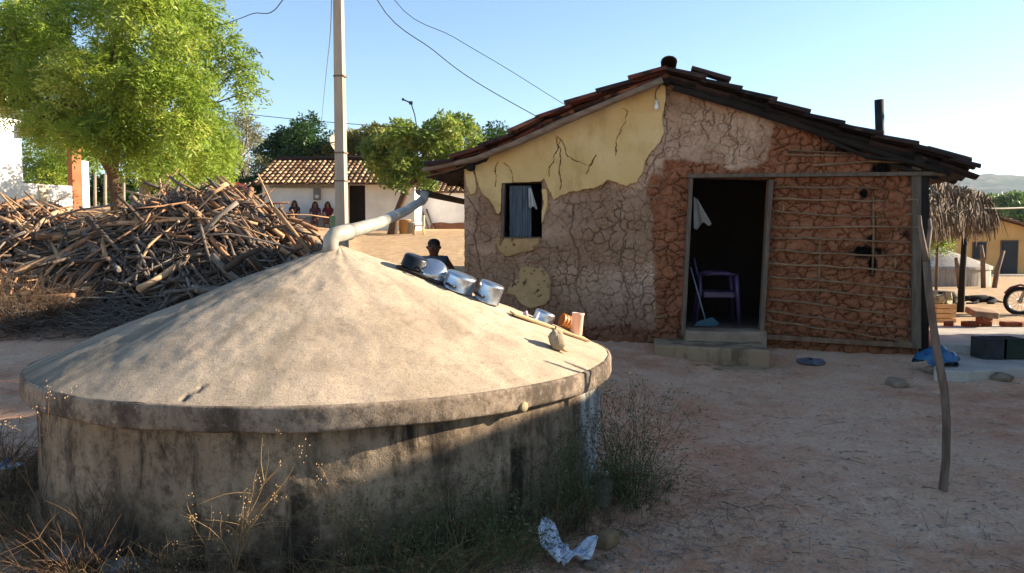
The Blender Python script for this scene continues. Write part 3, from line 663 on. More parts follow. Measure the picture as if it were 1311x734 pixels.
# purple plastic armchair inside
CH = simple('purple_plastic', '#382947', '#463457', 4, .4, .02, 30, .001, spec=.5)
cb = fw(-.0, FLOOR, -.62); s0_, z0_ = fp(916, 400, -.62); cb = fw(s0_+.02, FLOOR, -.62); zr_ = R(-70)
chair = thing('plastic_chair', 'purple plastic armchair standing in the dark doorway', 'chair', cb); chair.rotation_euler = (0, 0, 0)
Mx = Matrix.Rotation(R(82), 3, 'Z')
def cp(x, y, z): return cb+Mx @ Vv((x, y, z))
m = MB(); V = []
for i in range(9):
    for j in range(9):
        u, v = i/8-.5, j/8-.5; V.append(cp(u*.44*(1-.1*v), v*.42, .42-.03*(1-4*u*u)*.6-.02*v))
o = npmesh('seat', [tuple(v) for v in V], gridfaces(9, 9), CH, chair); s_ = o.modifiers.new('t', 'SOLIDIFY'); s_.thickness = .018
V = []
for i in range(9):
    for j in range(9):
        u, v = i/8-.5, j/8; V.append(cp(u*.42*(1-.15*v), .21+.10*v-.05*4*u*u*0+.04*(1-4*u*u), .42+.44*v))
o = npmesh('backrest', [tuple(v) for v in V], gridfaces(9, 9), CH, chair); s_ = o.modifiers.new('t', 'SOLIDIFY'); s_.thickness = .018
m = MB()
for sx in (-1, 1): m.box(cp(sx*.205,0,.385), (.03,.40,.075), Mx)
m.box(cp(0,-.2,.385), (.38,.028,.075), Mx); m.build('seat_apron', CH, chair, bevel=.008)
for sx in (-1, 1):
    MB().tube([cp(sx*.23,.24,.64), cp(sx*.27,.1,.665), cp(sx*.275,-.1,.66), cp(sx*.27,-.2,.64)], [.028,.036,.04,.034], 10, flat=.7).build('armrest', CH, chair)
    MB().tube([cp(sx*.27,-.2,.65), cp(sx*.265,-.22,.42), cp(sx*.28,-.25,0)], [.032,.034,.024], 10).build('leg', CH, chair)
    MB().tube([cp(sx*.22,.25,.66), cp(sx*.2,.24,.42), cp(sx*.24,.3,0)], [.022,.026,.02], 10).build('leg', CH, chair)
# blue broom leaning on the door jamb
a = fpx(884,342,-.1); b0 = fpx(903,409,.06)
br = thing('broom', 'blue dustpan broom with a thin handle leaning in the doorway', 'broom', b0)
MB().tube([a, b0], .009, 8).build('handle', simple('pale_handle', '#5d6a6e', '#728084', 5, .5, 0), br)
m = MB(); m.prism([fpx(889,417,.1), fpx(893,411,.1), fpx(912,406,.1), fpx(921,414,.1), fpx(915,418,.1)], FN*.05-Vv((0,0,.0))); m.build('head', simple('teal_plastic', '#143544', '#1f4757', 5, .5, .2), br, bevel=.006)

# ================================================================== THINGS DRYING ON THE TANK
def lie(px, py, lift=0):
    X = hitcone(px, py); r = Vv((X.x-TX, X.y-TY, 0)).normalized(); sl = (ZAP-ZRIM)/TRR
    n = (r*sl+Vv((0, 0, 1))).normalized(); down = (r-Vv((0, 0, sl))).normalized()
    return X, n, down
def onslope(n, down): # local z = n, x = downhill
    return Matrix((down, n.cross(down), n)).transposed()
X, n, d = lie(545,357); Mo = onslope(n, d)
m = MB(); m.prism([X+Mo @ Vv(q) for q in ((-.20,-.06,.004),(.11,-.05,.004),(.13,.16,.004),(-.18,.16,.004))], n*.016)
tag(m.build('tray', simple('dark_board', '#231d18', '#33291f', 6, .8), base=X, bevel=.003), 'thin dark tray under the round pan highest on the tank roof', 'tray')
X, n, d = lie(527,350); Mo = onslope(n, d)
b = thing('cooking_pot', 'black round pot lying highest on the tank roof beside a silver bowl', 'pot', X)
Mt = Mo @ Matrix.Rotation(R(180), 3, 'X')
m = MB(); m.lathe([(.001,0),(.07,.0),(.082,.012),(.086,.075),(.09,.08),(.084,.08),(.078,.018),(.001,.01)], 28, X+n*.11+Mo @ Vv((-.02,.05,0)), Mt); m.build('body', simple('black_enamel', '#0e0f11', '#191b1e', 6, .35, .05), b)
m = MB(); m.tube([X+Mo @ Vv((.02,-.02,.05)), X+Mo @ Vv((.05,-.05,.06)), X+Mo @ Vv((.09,-.05,.04))], .008, 8); m.build('handle', BLACKP, b)
X, n, d = lie(546,357); Mo = onslope(n, d)
b = thing('aluminium_bowl', 'round shiny aluminium bowl turned upside down on the dark tray', 'bowl', X)
Mt = Mo @ Matrix.Rotation(R(-38), 3, 'Y') @ Matrix.Rotation(R(180), 3, 'X')
Mt = Mo @ Matrix.Rotation(R(32), 3, 'X') @ Matrix.Rotation(R(180), 3, 'X')
m = MB(); m.lathe([(.001,0),(.07,.0),(.092,.014),(.1,.05),(.108,.062),(.112,.06),(.106,.05),(.09,.02),(.001,.008)], 40, X+n*.09+Mo @ Vv((.0,.04,0)), Mt); m.build('body', ALU, b)
m = MB(); m.torus(X+n*.03+Mo @ Vv((.1,.0,0)), Mo @ Matrix.Rotation(R(90), 3, 'X'), .03, .005, 16, 6); m.build('handle', ALU, b)
def pot(px, py, Rr, hh, label, tilt, yaw, handles, name='aluminium_pot', back=.05):
    X, n, d = lie(px, py); Mo = onslope(n, d) @ Matrix.Rotation(R(yaw), 3, 'Z') @ Matrix.Rotation(R(tilt), 3, 'X')
    b = thing(name, label, 'pot', X); c0 = X+onslope(n, d) @ Vv((0, back, 0))+n*.004
    m = MB(); q = .012
    m.lathe([(Rr*1.03,0),(Rr*1.035,.004),(Rr*1.0,.008),(Rr*.985,hh-q*1.6),(Rr*.965,hh-q*.5),(Rr*.9,hh),(.001,hh+.001)], 44, c0, Mo)
    m.lathe([(Rr*.965,.002),(Rr*.955,hh-.02),(.001,hh-.012)], 44, c0, Mo); m.build('body', ALU, b)
    if handles:
        for (ang_, kind) in handles:
            ca, sa = math.cos(R(ang_)), math.sin(R(ang_)); zc = hh*.28
            e0 = c0+Mo @ Vv((Rr*ca-.03*-sa, Rr*sa-.03*ca, zc)); e1 = c0+Mo @ Vv((Rr*ca+.03*-sa, Rr*sa+.03*ca, zc))
            o0 = c0+Mo @ Vv(((Rr+.032)*ca-.026*-sa, (Rr+.032)*sa-.026*ca, zc)); o1 = c0+Mo @ Vv(((Rr+.032)*ca+.026*-sa, (Rr+.032)*sa+.026*ca, zc))
            MB().tube([e0, o0, o1, e1], .0075, 8).build('handle', BLACKP, b)
    return b
pot(582,372,.102,.105,'largest silver pot upside down next to the round bowl on the tank roof', 0, 0, [(-100, 1)])
pot(620,387,.083,.125,'tall silver pot upside down with a big black loop handle on the tank roof', 0, 0, [(-115, 1), (75, 1)])
# board with the pan and the cups
Xa, n, d = lie(655,403); Xb, n2, d2 = lie(750,437); Mo = onslope(n2, d2)
m = MB(); m.beam(Xa+n*.012, Xb+n2*.012, .10, .014, n2); tag(m.build('board', PALEW, base=Xa, bevel=.002), 'narrow wooden plank lying down the slope under the cups and the lowest pan', 'board')
pot(694,413,.07,.07,'small silver pan upside down on the wooden plank', 0, 0, None, 'aluminium_pan', back=.03).location
X, n, d = lie(669,405)
m = MB(); m.lathe([(.001,0),(.02,.003),(.028,.018),(.03,.032),(.026,.032),(.001,.01)], 18, X+n*.0+onslope(n, d) @ Vv((0,.03,0)), onslope(n, d) @ Matrix.Rotation(R(60), 3, 'Y')); tag(m.build('pink_cup', simple('lilac_plastic', '#b59aa6', '#c6acb8', 5, .4, 0), base=X), 'tiny lilac cup lying at the top end of the wooden plank', 'cup')
X, n, d = lie(724,424); Mo = onslope(n, d); ax = (d*.92+n*.0+Mo @ Vv((0,.3,0))).normalized()
Mc = ax.to_track_quat('Z', 'Y').to_matrix()
for i in range(4):
    o_ = X+n*.062+ax*(-.055+.024*i)+Mo @ Vv((0,.03,0))
    m = MB(); m.lathe([(.046,0),(.0475,.003),(.045,.008),(.034,.072),(.028,.076),(.001,.076)], 26, o_, Mc); m.lathe([(.043,.001),(.031,.07),(.001,.071)], 26, o_, Mc)
    tag(m.build('orange_cup', TERRA, base=o_), ('orange cup lying open end out, mouth of the nested stack on the plank','second cup of the nested orange stack, just behind its open mouth','third cup of the nested orange stack on the plank','rearmost cup of the nested orange stack, against the pink jar')[i], 'cup', 'nested orange cups')
X, n, d = lie(738,432); o_ = X+Vv((.0,.02,.012))
m = MB(); m.lathe([(.001,0),(.035,.0),(.039,.006),(.0385,.135),(.042,.138),(.042,.15),(.036,.15),(.034,.02),(.001,.012)], 28, o_, Matrix.Rotation(R(5), 3, 'Y')); tag(m.build('tall_jar', PINKP, base=o_), 'tall pale pink plastic jar standing upright at the low end of the plank', 'jar')
# knotted bag
X, n, d = lie(716,449); bg = thing('knotted_bag', 'small knotted pale sack lying on the tank roof below the cups', 'bag', X)
BAGM = simple('pale_sacking', '#8c7c64', '#a7977d', 22, .95, .8, 90, .006)
m = MB(); prof = [(.002,0),(.020,.002),(.030,.010),(.040,.025),(.047,.055),(.046,.085),(.037,.108),(.02,.12),(.009,.128)]
tl = (Vv((-.22,.1,1))).normalized().to_track_quat('Z', 'Y').to_matrix(); m.lathe(prof, 22, X, tl)
from mathutils import noise as mno
m.V = [tuple(Vv(v)+mno.noise_vector(Vv(v)*34)*.013+mno.noise_vector(Vv(v)*90)*.005) for v in m.V]; m.build('body', BAGM, bg)
m = MB(); tp_ = X+tl @ Vv((0,0,.122)); m.tube([tp_, tp_+Vv((-.014,0,.012)), tp_+Vv((-.024,.0,.008))], [.008,.011,.004], 8, flat=.5); m.tube([tp_, tp_+Vv((.006,0,.018)), tp_+Vv((.018,0,.016))], [.008,.012,.004], 8, flat=.5); m.build('knot', BAGM, bg)
m = MB(); m.tube([X+Vv((.012,0,.012)), X+Vv((.035,-.005,-.002)), X+Vv((.055,-.01,-.005))], [.02,.011,.002], 8, flat=.5); m.build('corner', simple('ochre_sacking', '#a0713c', '#b08048', 9, .9), bg)

# ================================================================== UTILITY POLE AND WIRES
pb = at(438.5, 330, 13); pz = gz(pb.x, 13); pb = Vv((pb.x, 13, pz))
pole = thing('utility_pole', 'tall tapered concrete utility pole behind the tank', 'utility pole', pb)
def lerp(a, b, u): return a+(b-a)*u
PH = 7.2; m = MB(); rot = Matrix.Rotation(R(-12), 3, 'Z'); vs = []
NSEG = 12
for i in range(NSEG+1):                      # H-shaped section that tapers upward
    u = i/NSEG; w = lerp(.095, .062, u); dth = lerp(.075, .05, u); k = .018
    sec = [(-w,-dth),(w,-dth),(w,-dth*.45),(w-k*.35,-dth*.3),(w-k*.35,dth*.3),(w,dth*.45),(w,dth),(-w,dth),(-w,dth*.55),(-w+k,dth*.4),(-w+k,-dth*.4),(-w,-dth*.55)]
    vs += [pb+rot @ Vv((x_-.02*u, y_, -.4+u*(PH+.4))) for x_, y_ in sec]
n12 = 12; m.add(vs, [(i*n12+k, i*n12+(k+1) % n12, (i+1)*n12+(k+1) % n12, (i+1)*n12+k) for i in range(NSEG) for k in range(n12)]+[tuple(NSEG*n12+k for k in range(n12))])
m.build('shaft', POLEM, pole, bevel=.004)
m = MB()
for zt in (232, 196, 98): 
    q_ = at(438, zt, 13); m.box(Vv((pb.x, pb.y, q_.z)), (.185, .15, .025), rot)
m.build('clamp', simple('rusty_band', '#6a5546', '#7d6654', 9, .8), pole)
for k, (x_, y_, z_, rr_) in enumerate(((-.22,0,5.05,.2),(.16,0,5.12,.2),(-.14,.1,4.95,.12),(.12,-.05,4.95,.12))):
    pts = [pb+Vv((x_+rr_*math.cos(a_), y_, z_+pb.z*0+.35+rr_*1.25*math.sin(a_)-pb.z*.0)) for a_ in np.linspace(PI, 2*PI, 10)]
    MB().tube(pts, .009, 5).build('wire_loop', WIREM, pole)
def wire(label, pts, r_=.009, mat=WIREM):
    P = []
    pts = [Vv(p) for p in pts]
    for i in range(len(pts)-1):
        for k in range(6): 
            u = k/6; a = pts[max(i-1,0)]; b, c_ = pts[i], pts[i+1]; d_ = pts[min(i+2, len(pts)-1)]
            P.append(.5*((2*b)+(c_-a)*u+(2*a-5*b+4*c_-d_)*u*u+(3*b-a-3*c_+d_)*u**3))
    P.append(pts[-1]); return tag(MB().tube(P, r_, 5).build('power_line', mat, base=P[0]), label, 'wire', 'overhead wires')
ptop = pb+Vv((0, 0, 7.0)); 
wire('thicker sagging black wire running down to the left slope of the mud roof', [ptop, at(483,0,13.4), at(555.6,65,13.9), at(607.5,103.7,14.3), at(683,147,14.8), at(712,162,15)], .0085)
wire('straighter thin wire that meets the mud roof nearer its ridge', [ptop+Vv((0,0,-.1)), at(505,0,13.3), at(581.5,48,13.8), at(649,88,14.3), at(718,131,14.8), at(750,148,15)], .006)
wire('short black wire passing behind the top of the big green tree', [ptop, at(362,0,14), at(322,18,16), at(283,32,19), at(200,58,24)], .009)
wire('level wire crossing behind the pole above the far white house', [at(230,138,27), at(293,144,27), at(390,154,27), at(480,161,27), at(560,166,27)], .012)
wire('very thin slack wire dropping beside the pole to the far house', [ptop+Vv((-.1,0,-.3)), at(424,20,13.4), at(418,90,20), at(411,160,30)], .007, simple('grey_wire', '#56585c', '#66686c', 5, .6, 0))
wire('faint wire running right beside the far hill', [at(1180,217,18), at(1262,220,22), at(1330,223,26)], .012, simple('pale_wire', '#8b8d92', '#999ba0', 5, .6, 0))
wire('pale cord stretched right from the thatched shelter', [at(1228,264,15.5), at(1262,267,15.8), at(1290,267,16), at(1335,265,16.5)], .018, simple('pale_cord', '#a49c8a', '#b4ac9a', 5, .8, 0))

# ================================================================== FAR BUILDINGS
def tiled_roof(name, A_, B_, C_, D_, mat, parent, step=.23, sagv=0):   # A,B ridge ends, D,C eave ends
    A_, B_, C_, D_ = map(Vv, (A_, B_, C_, D_)); L = (B_-A_).length; nr = int(L/step); m = MB(); va = []
    side = (B_-A_).normalized(); nrm = side.cross((D_-A_)).normalized(); nrm = nrm if nrm.z > 0 else -nrm
    m.prism([A_-nrm*.05, B_-nrm*.05, C_-nrm*.05, D_-nrm*.05], -nrm*.03); va += [.2]*8
    for i in range(nr+1):
        u = i/nr; p, q_ = A_.lerp(B_, u), D_.lerp(C_, u); nt = max(2, int((q_-p).length/.42))
        for j in range(nt):
            a, b = p.lerp(q_, j/nt), p.lerp(q_, (j+1.12)/nt); lf = nrm*random.uniform(-.012, .012)
            halfpipe(m, a+lf-nrm*.03, b+lf+nrm*.02, nrm, side, step*.27, step*.34, .015, n=5, va=va)
    o = m.build(name, mat, parent); o.data.attributes.new('var', 'FLOAT', 'POINT').data.foreach_set('value', np.array(va, np.float32)); return o
HB = 34.0
def p34(px, py, y=HB): return at(px, py, y)
zf = p34(400, 294).z; x0, x1 = p34(342, 290).x, p34(526, 290).x; ze = p34(400, 235).z; zrg = at(400, 205, HB+2.6).z
wh = thing('white_house', 'low white house with a barrel tiled roof behind the utility pole', 'house', ((x0+x1)/2, HB, zf))
D1, D2 = p34(446, 237), p34(468, 291)
m = MB()
def panel(x_a, x_b, z_a, z_b, y): m.box(((x_a+x_b)/2, y+.1, (z_a+z_b)/2), (x_b-x_a, .2, z_b-z_a))
panel(x0, D1.x, zf-1.2, ze, HB); panel(D2.x, x1, zf-1.2, ze, HB); panel(D1.x, D2.x, D1.z, ze+.0, HB); m.build('front_wall', WHITE_DIRTY, wh)
gab = lambda xx: [(xx, HB+.0, zf-1.2), (xx, HB+5.2, zf-1.2), (xx, HB+5.2, ze), (xx, HB+2.6, zrg-.1), (xx, HB+.0, ze)]
MB().prism([Vv(p)+Vv((.002, .0, 0)) for p in gab(x1)], (.18, 0, 0)).build('side_wall', WHITEW, wh)
MB().prism([Vv(p) for p in gab(x0-.18)], (.178, 0, 0)).build('side_wall', WHITEW, wh)
m = MB(); m.box(((x0+x1)/2, HB+5.3, (zf-1.2+ze)/2), (x1-x0, .2, ze-zf+1.2)); m.build('back_wall', WHITE_DIRTY, wh)
m = MB(); m.box((D1.x/2+D2.x/2, HB+.6, zf+.8), (1.2, .06, 2.4)); m.box((D1.x/2+D2.x/2+.3, HB+.45, zf+.5), (.5, .04, 1.0)); m.build('doorway', DARKIN, wh)
tiled_roof('roof', (x0-.35, HB+2.6, zrg), (x1+.4, HB+2.6, zrg), (x1+.4, HB-.5, ze-.02), (x0-.35, HB-.5, ze-.02), TILEP, wh)
tiled_roof('roof', (x0-.35, HB+2.6, zrg), (x1+.4, HB+2.6, zrg), (x1+.4, HB+5.6, ze-.02), (x0-.35, HB+5.6, ze-.02), TILEP, wh)
m = MB(); m.tube([p34(345, 239.5, HB-.05), p34(430, 240, HB-.05), p34(446, 240, HB-.05)], .05, 8); m.build('cable_conduit', simple('grey_conduit', '#9a968f', '#a8a49d', 5, .7), wh)
m = MB(); m.tube([(x0-.3, HB+2.6, zrg+.06), ((x0+x1)/2, HB+2.6, zrg+.09), (x1+.4, HB+2.6, zrg+.05)], .11, 8, jit=.15); m.build('ridge_tiles', TILE, wh)
bx = p34(406, 249, HB-.08); mt = MB().box(bx, (.3, .16, .5)).build('meter_box', simple('meter_grey', '#6b6a66', '#7c7b77', 5, .6), wh, bevel=.02)
m = MB(); m.lathe([(.001,.03),(.08,.02),(.09,0)], 14, bx+Vv((0,-.082,-.1)), Matrix.Rotation(R(90), 3, 'X')); m.build('dial', simple('glass_dial', '#b9bdbd', '#c5c8c8', 5, .2), mt)
m = MB(); m.box(((p34(372,270).x+p34(436,270).x)/2, HB-.45, p34(400,279).z), (2.3, .42, .09)); m.box((p34(375,270).x, HB-.45, zf+.2), (.1,.36,.6)); m.box((p34(434,270).x, HB-.45, zf+.2), (.1,.36,.6))
tag(m.build('bench', simple('bench_wood', '#8f8272', '#a09382', 5, .8), base=(p34(404,285).x, HB-.45, zf)), 'low bench along the white house wall with three people on it', 'bench')
m = MB(); m.box(p34(429, 284, HB-.9), (.42,.36,.52)); tag(m.build('green_crate', simple('green_crate', '#4c6b57', '#5b7b66', 5, .6), base=p34(429,291,HB-.9), bevel=.02), 'small green crate beside the rightmost seated woman', 'crate')
# outbuilding to the right of it
yb = 37.2; z1 = at(560, 246, yb).z; zb = at(560, 298, yb).z
ob = thing('white_outbuilding', 'low whitewashed outbuilding between the leaning tree and the mud house', 'outbuilding', (at(570,300,yb).x, yb, zb))
xa, xb = at(541, 260, yb).x, at(640, 260, yb).x
MB().box(((xa+xb)/2, yb+.1, (z1+zb-1)/2), (xb-xa, .2, z1-zb+1)).build('front_wall', WHITE_DIRTY, ob)
MB().box((xa+.1, yb+1.9, (z1+zb-1)/2), (.2, 3.4, z1-zb+1)).build('side_wall', WHITE_DIRTY, ob)
MB().box((xb-.1, yb+1.9, (z1+zb-1)/2), (.2, 3.4, z1-zb+1)).build('side_wall', WHITE_DIRTY, ob)
tiled_roof('roof', (xa-.2, yb+2.6, z1+.75), (xb+.3, yb+2.6, z1+.75), (xb+.3, yb-.35, z1+.0), (xa-.2, yb-.35, z1+.0), TILEP, ob)
m = MB(); V_ = []
for i in range(24):
    u = i/23; V_.append((lerp(xa+.4, xb, u), yb-.02, zb-.2)); V_.append((lerp(xa+.4, xb, u), yb-.05, zb+.35+.28*vnoise(np.array([u*7.]), np.array([.5]))[0]))
    V_.append((lerp(xa+.4, xb, u), yb-.35, zb-.2))
m.add(V_, [(3*i+2, 3*i+5, 3*i+4, 3*i+1) for i in range(23)]); m.build('mud_footing', MUDSIDE, ob)
for k, (a, b, r_, lb) in enumerate((((537,262),(551,299),.05,'long pole leaning on the outbuilding wall, nearest the leaning tree'),((546,268),(557,300),.04,'second pole leaning on the outbuilding wall'),((540,283),(540,299),.06,'short dark stake at the corner of the outbuilding'))):
    tag(MB().tube([at(*a, yb-.1), at(*b, yb-.6)], r_, 7, jit=.1).build('leaning_pole', WOODB, base=at(*b, yb-.6)), lb, 'pole')
for k, (px, py, r_, h_, lb, mt_) in enumerate(((518,296,.26,.55,'tan bucket at the foot of the leaning tree by the white house','#b08a5c'),(526,298,.2,.5,'grey bucket next to the tan bucket by the far white wall','#8f8f8c'))):
    b_ = at(px, py+3, 31.0); m = MB(); m.lathe([(.001,0),(r_*.8,0),(r_,h_),(r_*1.06,h_),(r_*.95,h_-.04),(r_*.75,.05),(.001,.05)], 20, b_); tag(m.build('bucket', simple('bucket_'+str(k), mt_, mt_, 4, .6), base=b_), lb, 'bucket')
b_ = at(536.5, 303, 30.0); st = thing('stool', 'small wooden stool standing on the sandy yard before the outbuilding', 'stool', b_)
MB().box(b_+Vv((0,0,.42)), (.42,.36,.05)).build('seat', PALEW, st)
for sx in (-1,1):
    for sy in (-1,1): MB().tube([b_+Vv((sx*.17,sy*.14,.4)), b_+Vv((sx*.2,sy*.17,0))], .03, 6).build('leg', PALEW, st)
MB().box(b_+Vv((.19,0,.62)), (.05,.34,.4)).build('backrest', PALEW, st)
# satellite dish and aerial
dc_ = at(430, 186, 37.5); sd = thing('satellite_dish', 'beige satellite dish seen edge on above the white house roof', 'satellite dish', Vv((dc_.x, 37.5, zrg)))
Md = Vv((.75,-.45,.35)).normalized().to_track_quat('Z','Y').to_matrix()
m = MB(); m.lathe([(.001,0),(.22,.03),(.4,.08),(.5,.13),(.5,.115),(.4,.06),(.22,.005),(.001,-.02)], 28, dc_, Md); m.build('dish', simple('dish_beige', '#8d8268', '#a0957a', 5, .5), sd)
MB().tube([Vv((dc_.x,37.5,zrg-.3)), dc_], .05, 8).build('mast', WOODG, sd); m = MB(); m.tube([dc_+Md @ Vv((.48,0,.13)), dc_+Md @ Vv((0,0,.45)), dc_+Md @ Vv((-.48,0,.13))], .03, 6); m.build('feed_arm', WOODG, sd)
a0_ = at(534, 165, 36); an = thing('tv_aerial', 'thin television aerial on a bent mast above the leaning tree', 'aerial', at(535,200,36))
MB().tube([at(535,200,36), a0_, at(531,147,36), at(526,131.5,36)], .03, 6).build('mast', WIREM, an)
m = MB(); m.tube([at(516,127.5,36), at(527,132.5,36)], .035, 6); m.box(at(526,132,36), (.16,.12,.14)); m.box(at(516,127.5,36), (.1,.1,.1)); m.build('boom', WIREM, an)

# left porch house (its facade recedes to the right)
PE = Vv((.5, .866, 0)); PN = Vv((.866, -.5, 0)); PB = at(30, 250, 25.0)
def pw(tt, z_, off=0): return Vv((PB.x+PE.x*tt+PN.x*off, PB.y+PE.y*tt+PN.y*off, z_))
def ppx(px, off=0):
    d = ray(px, 250); o = Vv((0,0,CAMZ)); k = (off-(o-PB).dot(PN))/d.dot(PN); return ((o+d*k)-PB).dot(PE)
zp = at(30,275,25).z; ztop = at(30,122,25).z; zlow = at(30,234.5,25).z
ph = thing('porch_house', 'white house with an orange porch column at the left edge', 'house', pw(0, zp))
Mp = Matrix((PE, PN, Vv((0,0,1)))).transposed()
def pbox(t0, t1, q0, q1, z0, z1, name, mat, par=ph, bev=0): return MB().box(pw((t0+t1)/2, (z0+z1)/2, (q0+q1)/2), (t1-t0, q1-q0, z1-z0), Mp).build(name, mat, par, bevel=bev)
BRW = simple('bright_limewash', '#e4e2dc', '#ecebe6', 1.2, .9, .2, 25, .006)
pbox(-8, 0, -4, 0, zp-1.5, ztop, 'main_wall', BRW)
pbox(-2.05, -1.9, -.02, .02, zp+1.2, zp+2.6, 'window_slit', DARKIN)
tA, tB, tC = ppx(93), ppx(105), ppx(114)
pbox(0.002, tA, -.18, -.0, zp-1.5, zlow, 'porch_wall', BRW); pbox(ppx(49.5), ppx(61), -.02, .05, zp-1.5, zlow-.02, 'pilaster', simple('beige_pilaster', '#b9aa90', '#c7b89e', 3, .9), ph)
pbox(tA+.002, tB, -.26, .02, zp-.5, at(99,176,26.5).z, 'column', simple('orange_paint', '#8f5534', '#9e6240', 2, .8), ph)
pbox(tB+.002, tC, -.3, .03, zp-1.5, at(110,206,26.7).z, 'end_pier', BRW)
pbox(.01, tC, -.3, .3, at(60,178,26).z, at(60,163,26).z, 'porch_beam', simple('red_brown_beam', '#7a3b22', '#8b482c', 3, .85), ph)
RP = [pw(-8.4, ztop-.05, .5), pw(tC+.4, ztop-.6, .55), pw(tC+.4, ztop+.5, -3), pw(-8.4, ztop+1.1, -3)]
tiled_roof('roof', RP[3], RP[2], RP[1], RP[0], TILE, ph, .26)

# small tan house behind the tree
yt = 42.; zt0 = at(245, 250, yt).z
th_ = thing('tan_cottage', 'small tan house with an orange door half hidden by foliage', 'house', at(245, 250, yt))
m = MB(); c1_, c2_, c3_ = at(222,250,yt), at(244,250,yt-.6), at(264,250,yt+1.2); zt1 = at(244,207,yt).z
for a, b in ((c1_, c2_), (c2_, c3_)):
    dd = (b-a); dd.z = 0; nn_ = Vv((-dd.y, dd.x, 0)).normalized()*3; a2_, b2_ = Vv((a.x,a.y,zt0-1)), Vv((b.x,b.y,zt0-1))
    m.prism([a2_, b2_, b2_+nn_*.1, a2_+nn_*.1], (0,0,zt1-zt0+1))
m.build('wall', TANW, th_)
a, b = at(250.3,246,yt+.02), at(255.8,213,yt+.15); m = MB(); m.beam(Vv((a.x,a.y-.12,(a.z+b.z)/2)), Vv((b.x,b.y-.02,(a.z+b.z)/2)), .06, b.z-a.z); m.build('door', simple('orange_door', '#a8561f', '#b96428', 5, .7, stretch=(6,6,1)), th_)
m = MB(); m.prism([Vv((at(218,250,yt).x,yt-1,zt1)), Vv((at(268,250,yt).x,yt-1,zt1)), Vv((at(270,250,yt).x,yt+3,zt1+.9)), Vv((at(222,250,yt).x,yt+3,zt1+.9))], (0,0,.12)); rt = m.build('roof', simple('cottage_tiles', '#7c4a33', '#8f5a40', 6, .9, .8, 8, .05), th_)
# tarpaulin, cart, shed bits behind the woodpile
def tarp(name, label, pts, y, mat, cat, h0=.6):
    m = MB(); P = [at(px, py, y) for px, py in pts]; Q = [p+Vv((.1, 1.6, .15)) for p in P]; n_ = len(P)
    V_ = P+Q; base_ = [Vv((p.x, p.y, p.z-h0)) for p in P]; V_ += base_
    m.add(V_, [(i, i+1, n_+i+1, n_+i) for i in range(n_-1)]+[(2*n_+i, 2*n_+i+1, i+1, i) for i in range(n_-1)], True)
    return tag(m.build(name, mat, base=base_[0]), label, cat)
tarp('tarpaulin', 'pale tarpaulin draped in a peak just behind the woodpile', [(196,249),(214,241),(232,237),(246,242),(256,247)], 24, simple('pale_sheet', '#b8b3aa', '#cac5bc', 2, .8, .4, 6, .03), 'tarpaulin', .8)
tarp('covered_car', 'dark blue parked car under a red cover behind the woodpile', [(261,241),(266,233.5),(276,233),(289,237),(297,243)], 30, simple('red_cover', '#6a0f19', '#7c1420', 2, .7), 'car', 1.0)
tag(MB().box(at(269,241,29.8), (.35,.3,.45)).build('dark_crate', simple('navy_paint', '#161a2b', '#20253a', 5, .5), base=at(269,246,29.8), bevel=.03), 'dark navy box at the left end of the red cover', 'box')
m = MB(); a = at(327,262,36); 
sh_ = thing('tool_shed', 'small shed with a blue board beside the far white house', 'shed', a)
for px in (318, 336.5): MB().tube([at(px,262,36), at(px,236,36)], .09, 6).build('post', WOODB, sh_)
MB().beam(at(316,237,36), at(339,236,36), .3, .12).build('roof_rail', WOODB, sh_)
MB().box(at(328,246,36.2), (.5,.06,.55)).build('board', simple('blue_grey_board', '#6d7b8c', '#8793a2', 5, .6), sh_)

# right side: yellow house
YH = 43.5; yz0 = at(1290,354,YH).z; xr = at(1279,279,YH).x; zr_ = at(1279,279,YH).z; wl = at(1192,300,YH).x
yh = thing('yellow_house', 'ochre yellow gabled house with a dark door at the right edge', 'house', (xr, YH, yz0))
we = xr+(xr-wl); zl_ = at(1192,306.5,YH).z; zrt = zr_-(zr_-zl_)*.95
MB().prism([(wl,YH,yz0-.6),(we,YH,yz0-.6),(we,YH,zrt),(xr,YH,zr_-.12),(wl,YH,zl_)], (0,.25,0)).build('front_wall', YELLOWW, yh)
MB().box((wl+.12,YH+4.2,(yz0-.6+zl_)/2), (.24,7.8,zl_-yz0+.6)).build('side_wall', YELLOWW, yh); MB().box((we-.12,YH+4.2,(yz0-.6+zrt)/2), (.24,7.8,zrt-yz0+.6)).build('side_wall', YELLOWW, yh)
tiled_roof('roof', (xr,YH-.35,zr_), (xr,YH+8,zr_), (wl-.4,YH+8,zl_-.12), (wl-.4,YH-.35,zl_-.12), TILE, yh, .3)
tiled_roof('roof', (xr,YH-.35,zr_), (xr,YH+8,zr_), (we+.4,YH+8,zrt-.12), (we+.4,YH-.35,zrt-.12), TILE, yh, .3)
m = MB(); m.prism([(wl-.4,YH-.4,zl_-.2),(xr,YH-.4,zr_-.06),(xr,YH-.4,zr_+.06),(wl-.4,YH-.4,zl_-.06)], (0,.08,0)); m.prism([(we+.4,YH-.4,zrt-.2),(xr,YH-.401,zr_-.06),(xr,YH-.401,zr_+.06),(we+.4,YH-.4,zrt-.06)], (0,.08,0)); m.build('verge_board', WOODB, yh)
def ypanel(x0_, y0_, x1_, y1_, name, mat, dep=.06):
    a, b = at(x0_, y0_, YH), at(x1_, y1_, YH); return MB().box(((a.x+b.x)/2, YH-dep/2-.001, (a.z+b.z)/2), (abs(b.x-a.x), dep, abs(a.z-b.z))).build(name, mat, yh, bevel=.01)
DK = simple('dark_joinery', '#15161c', '#20222a', 4, .6); FRB = simple('brown_frame', '#5b4632', '#6b5440', 4, .8)
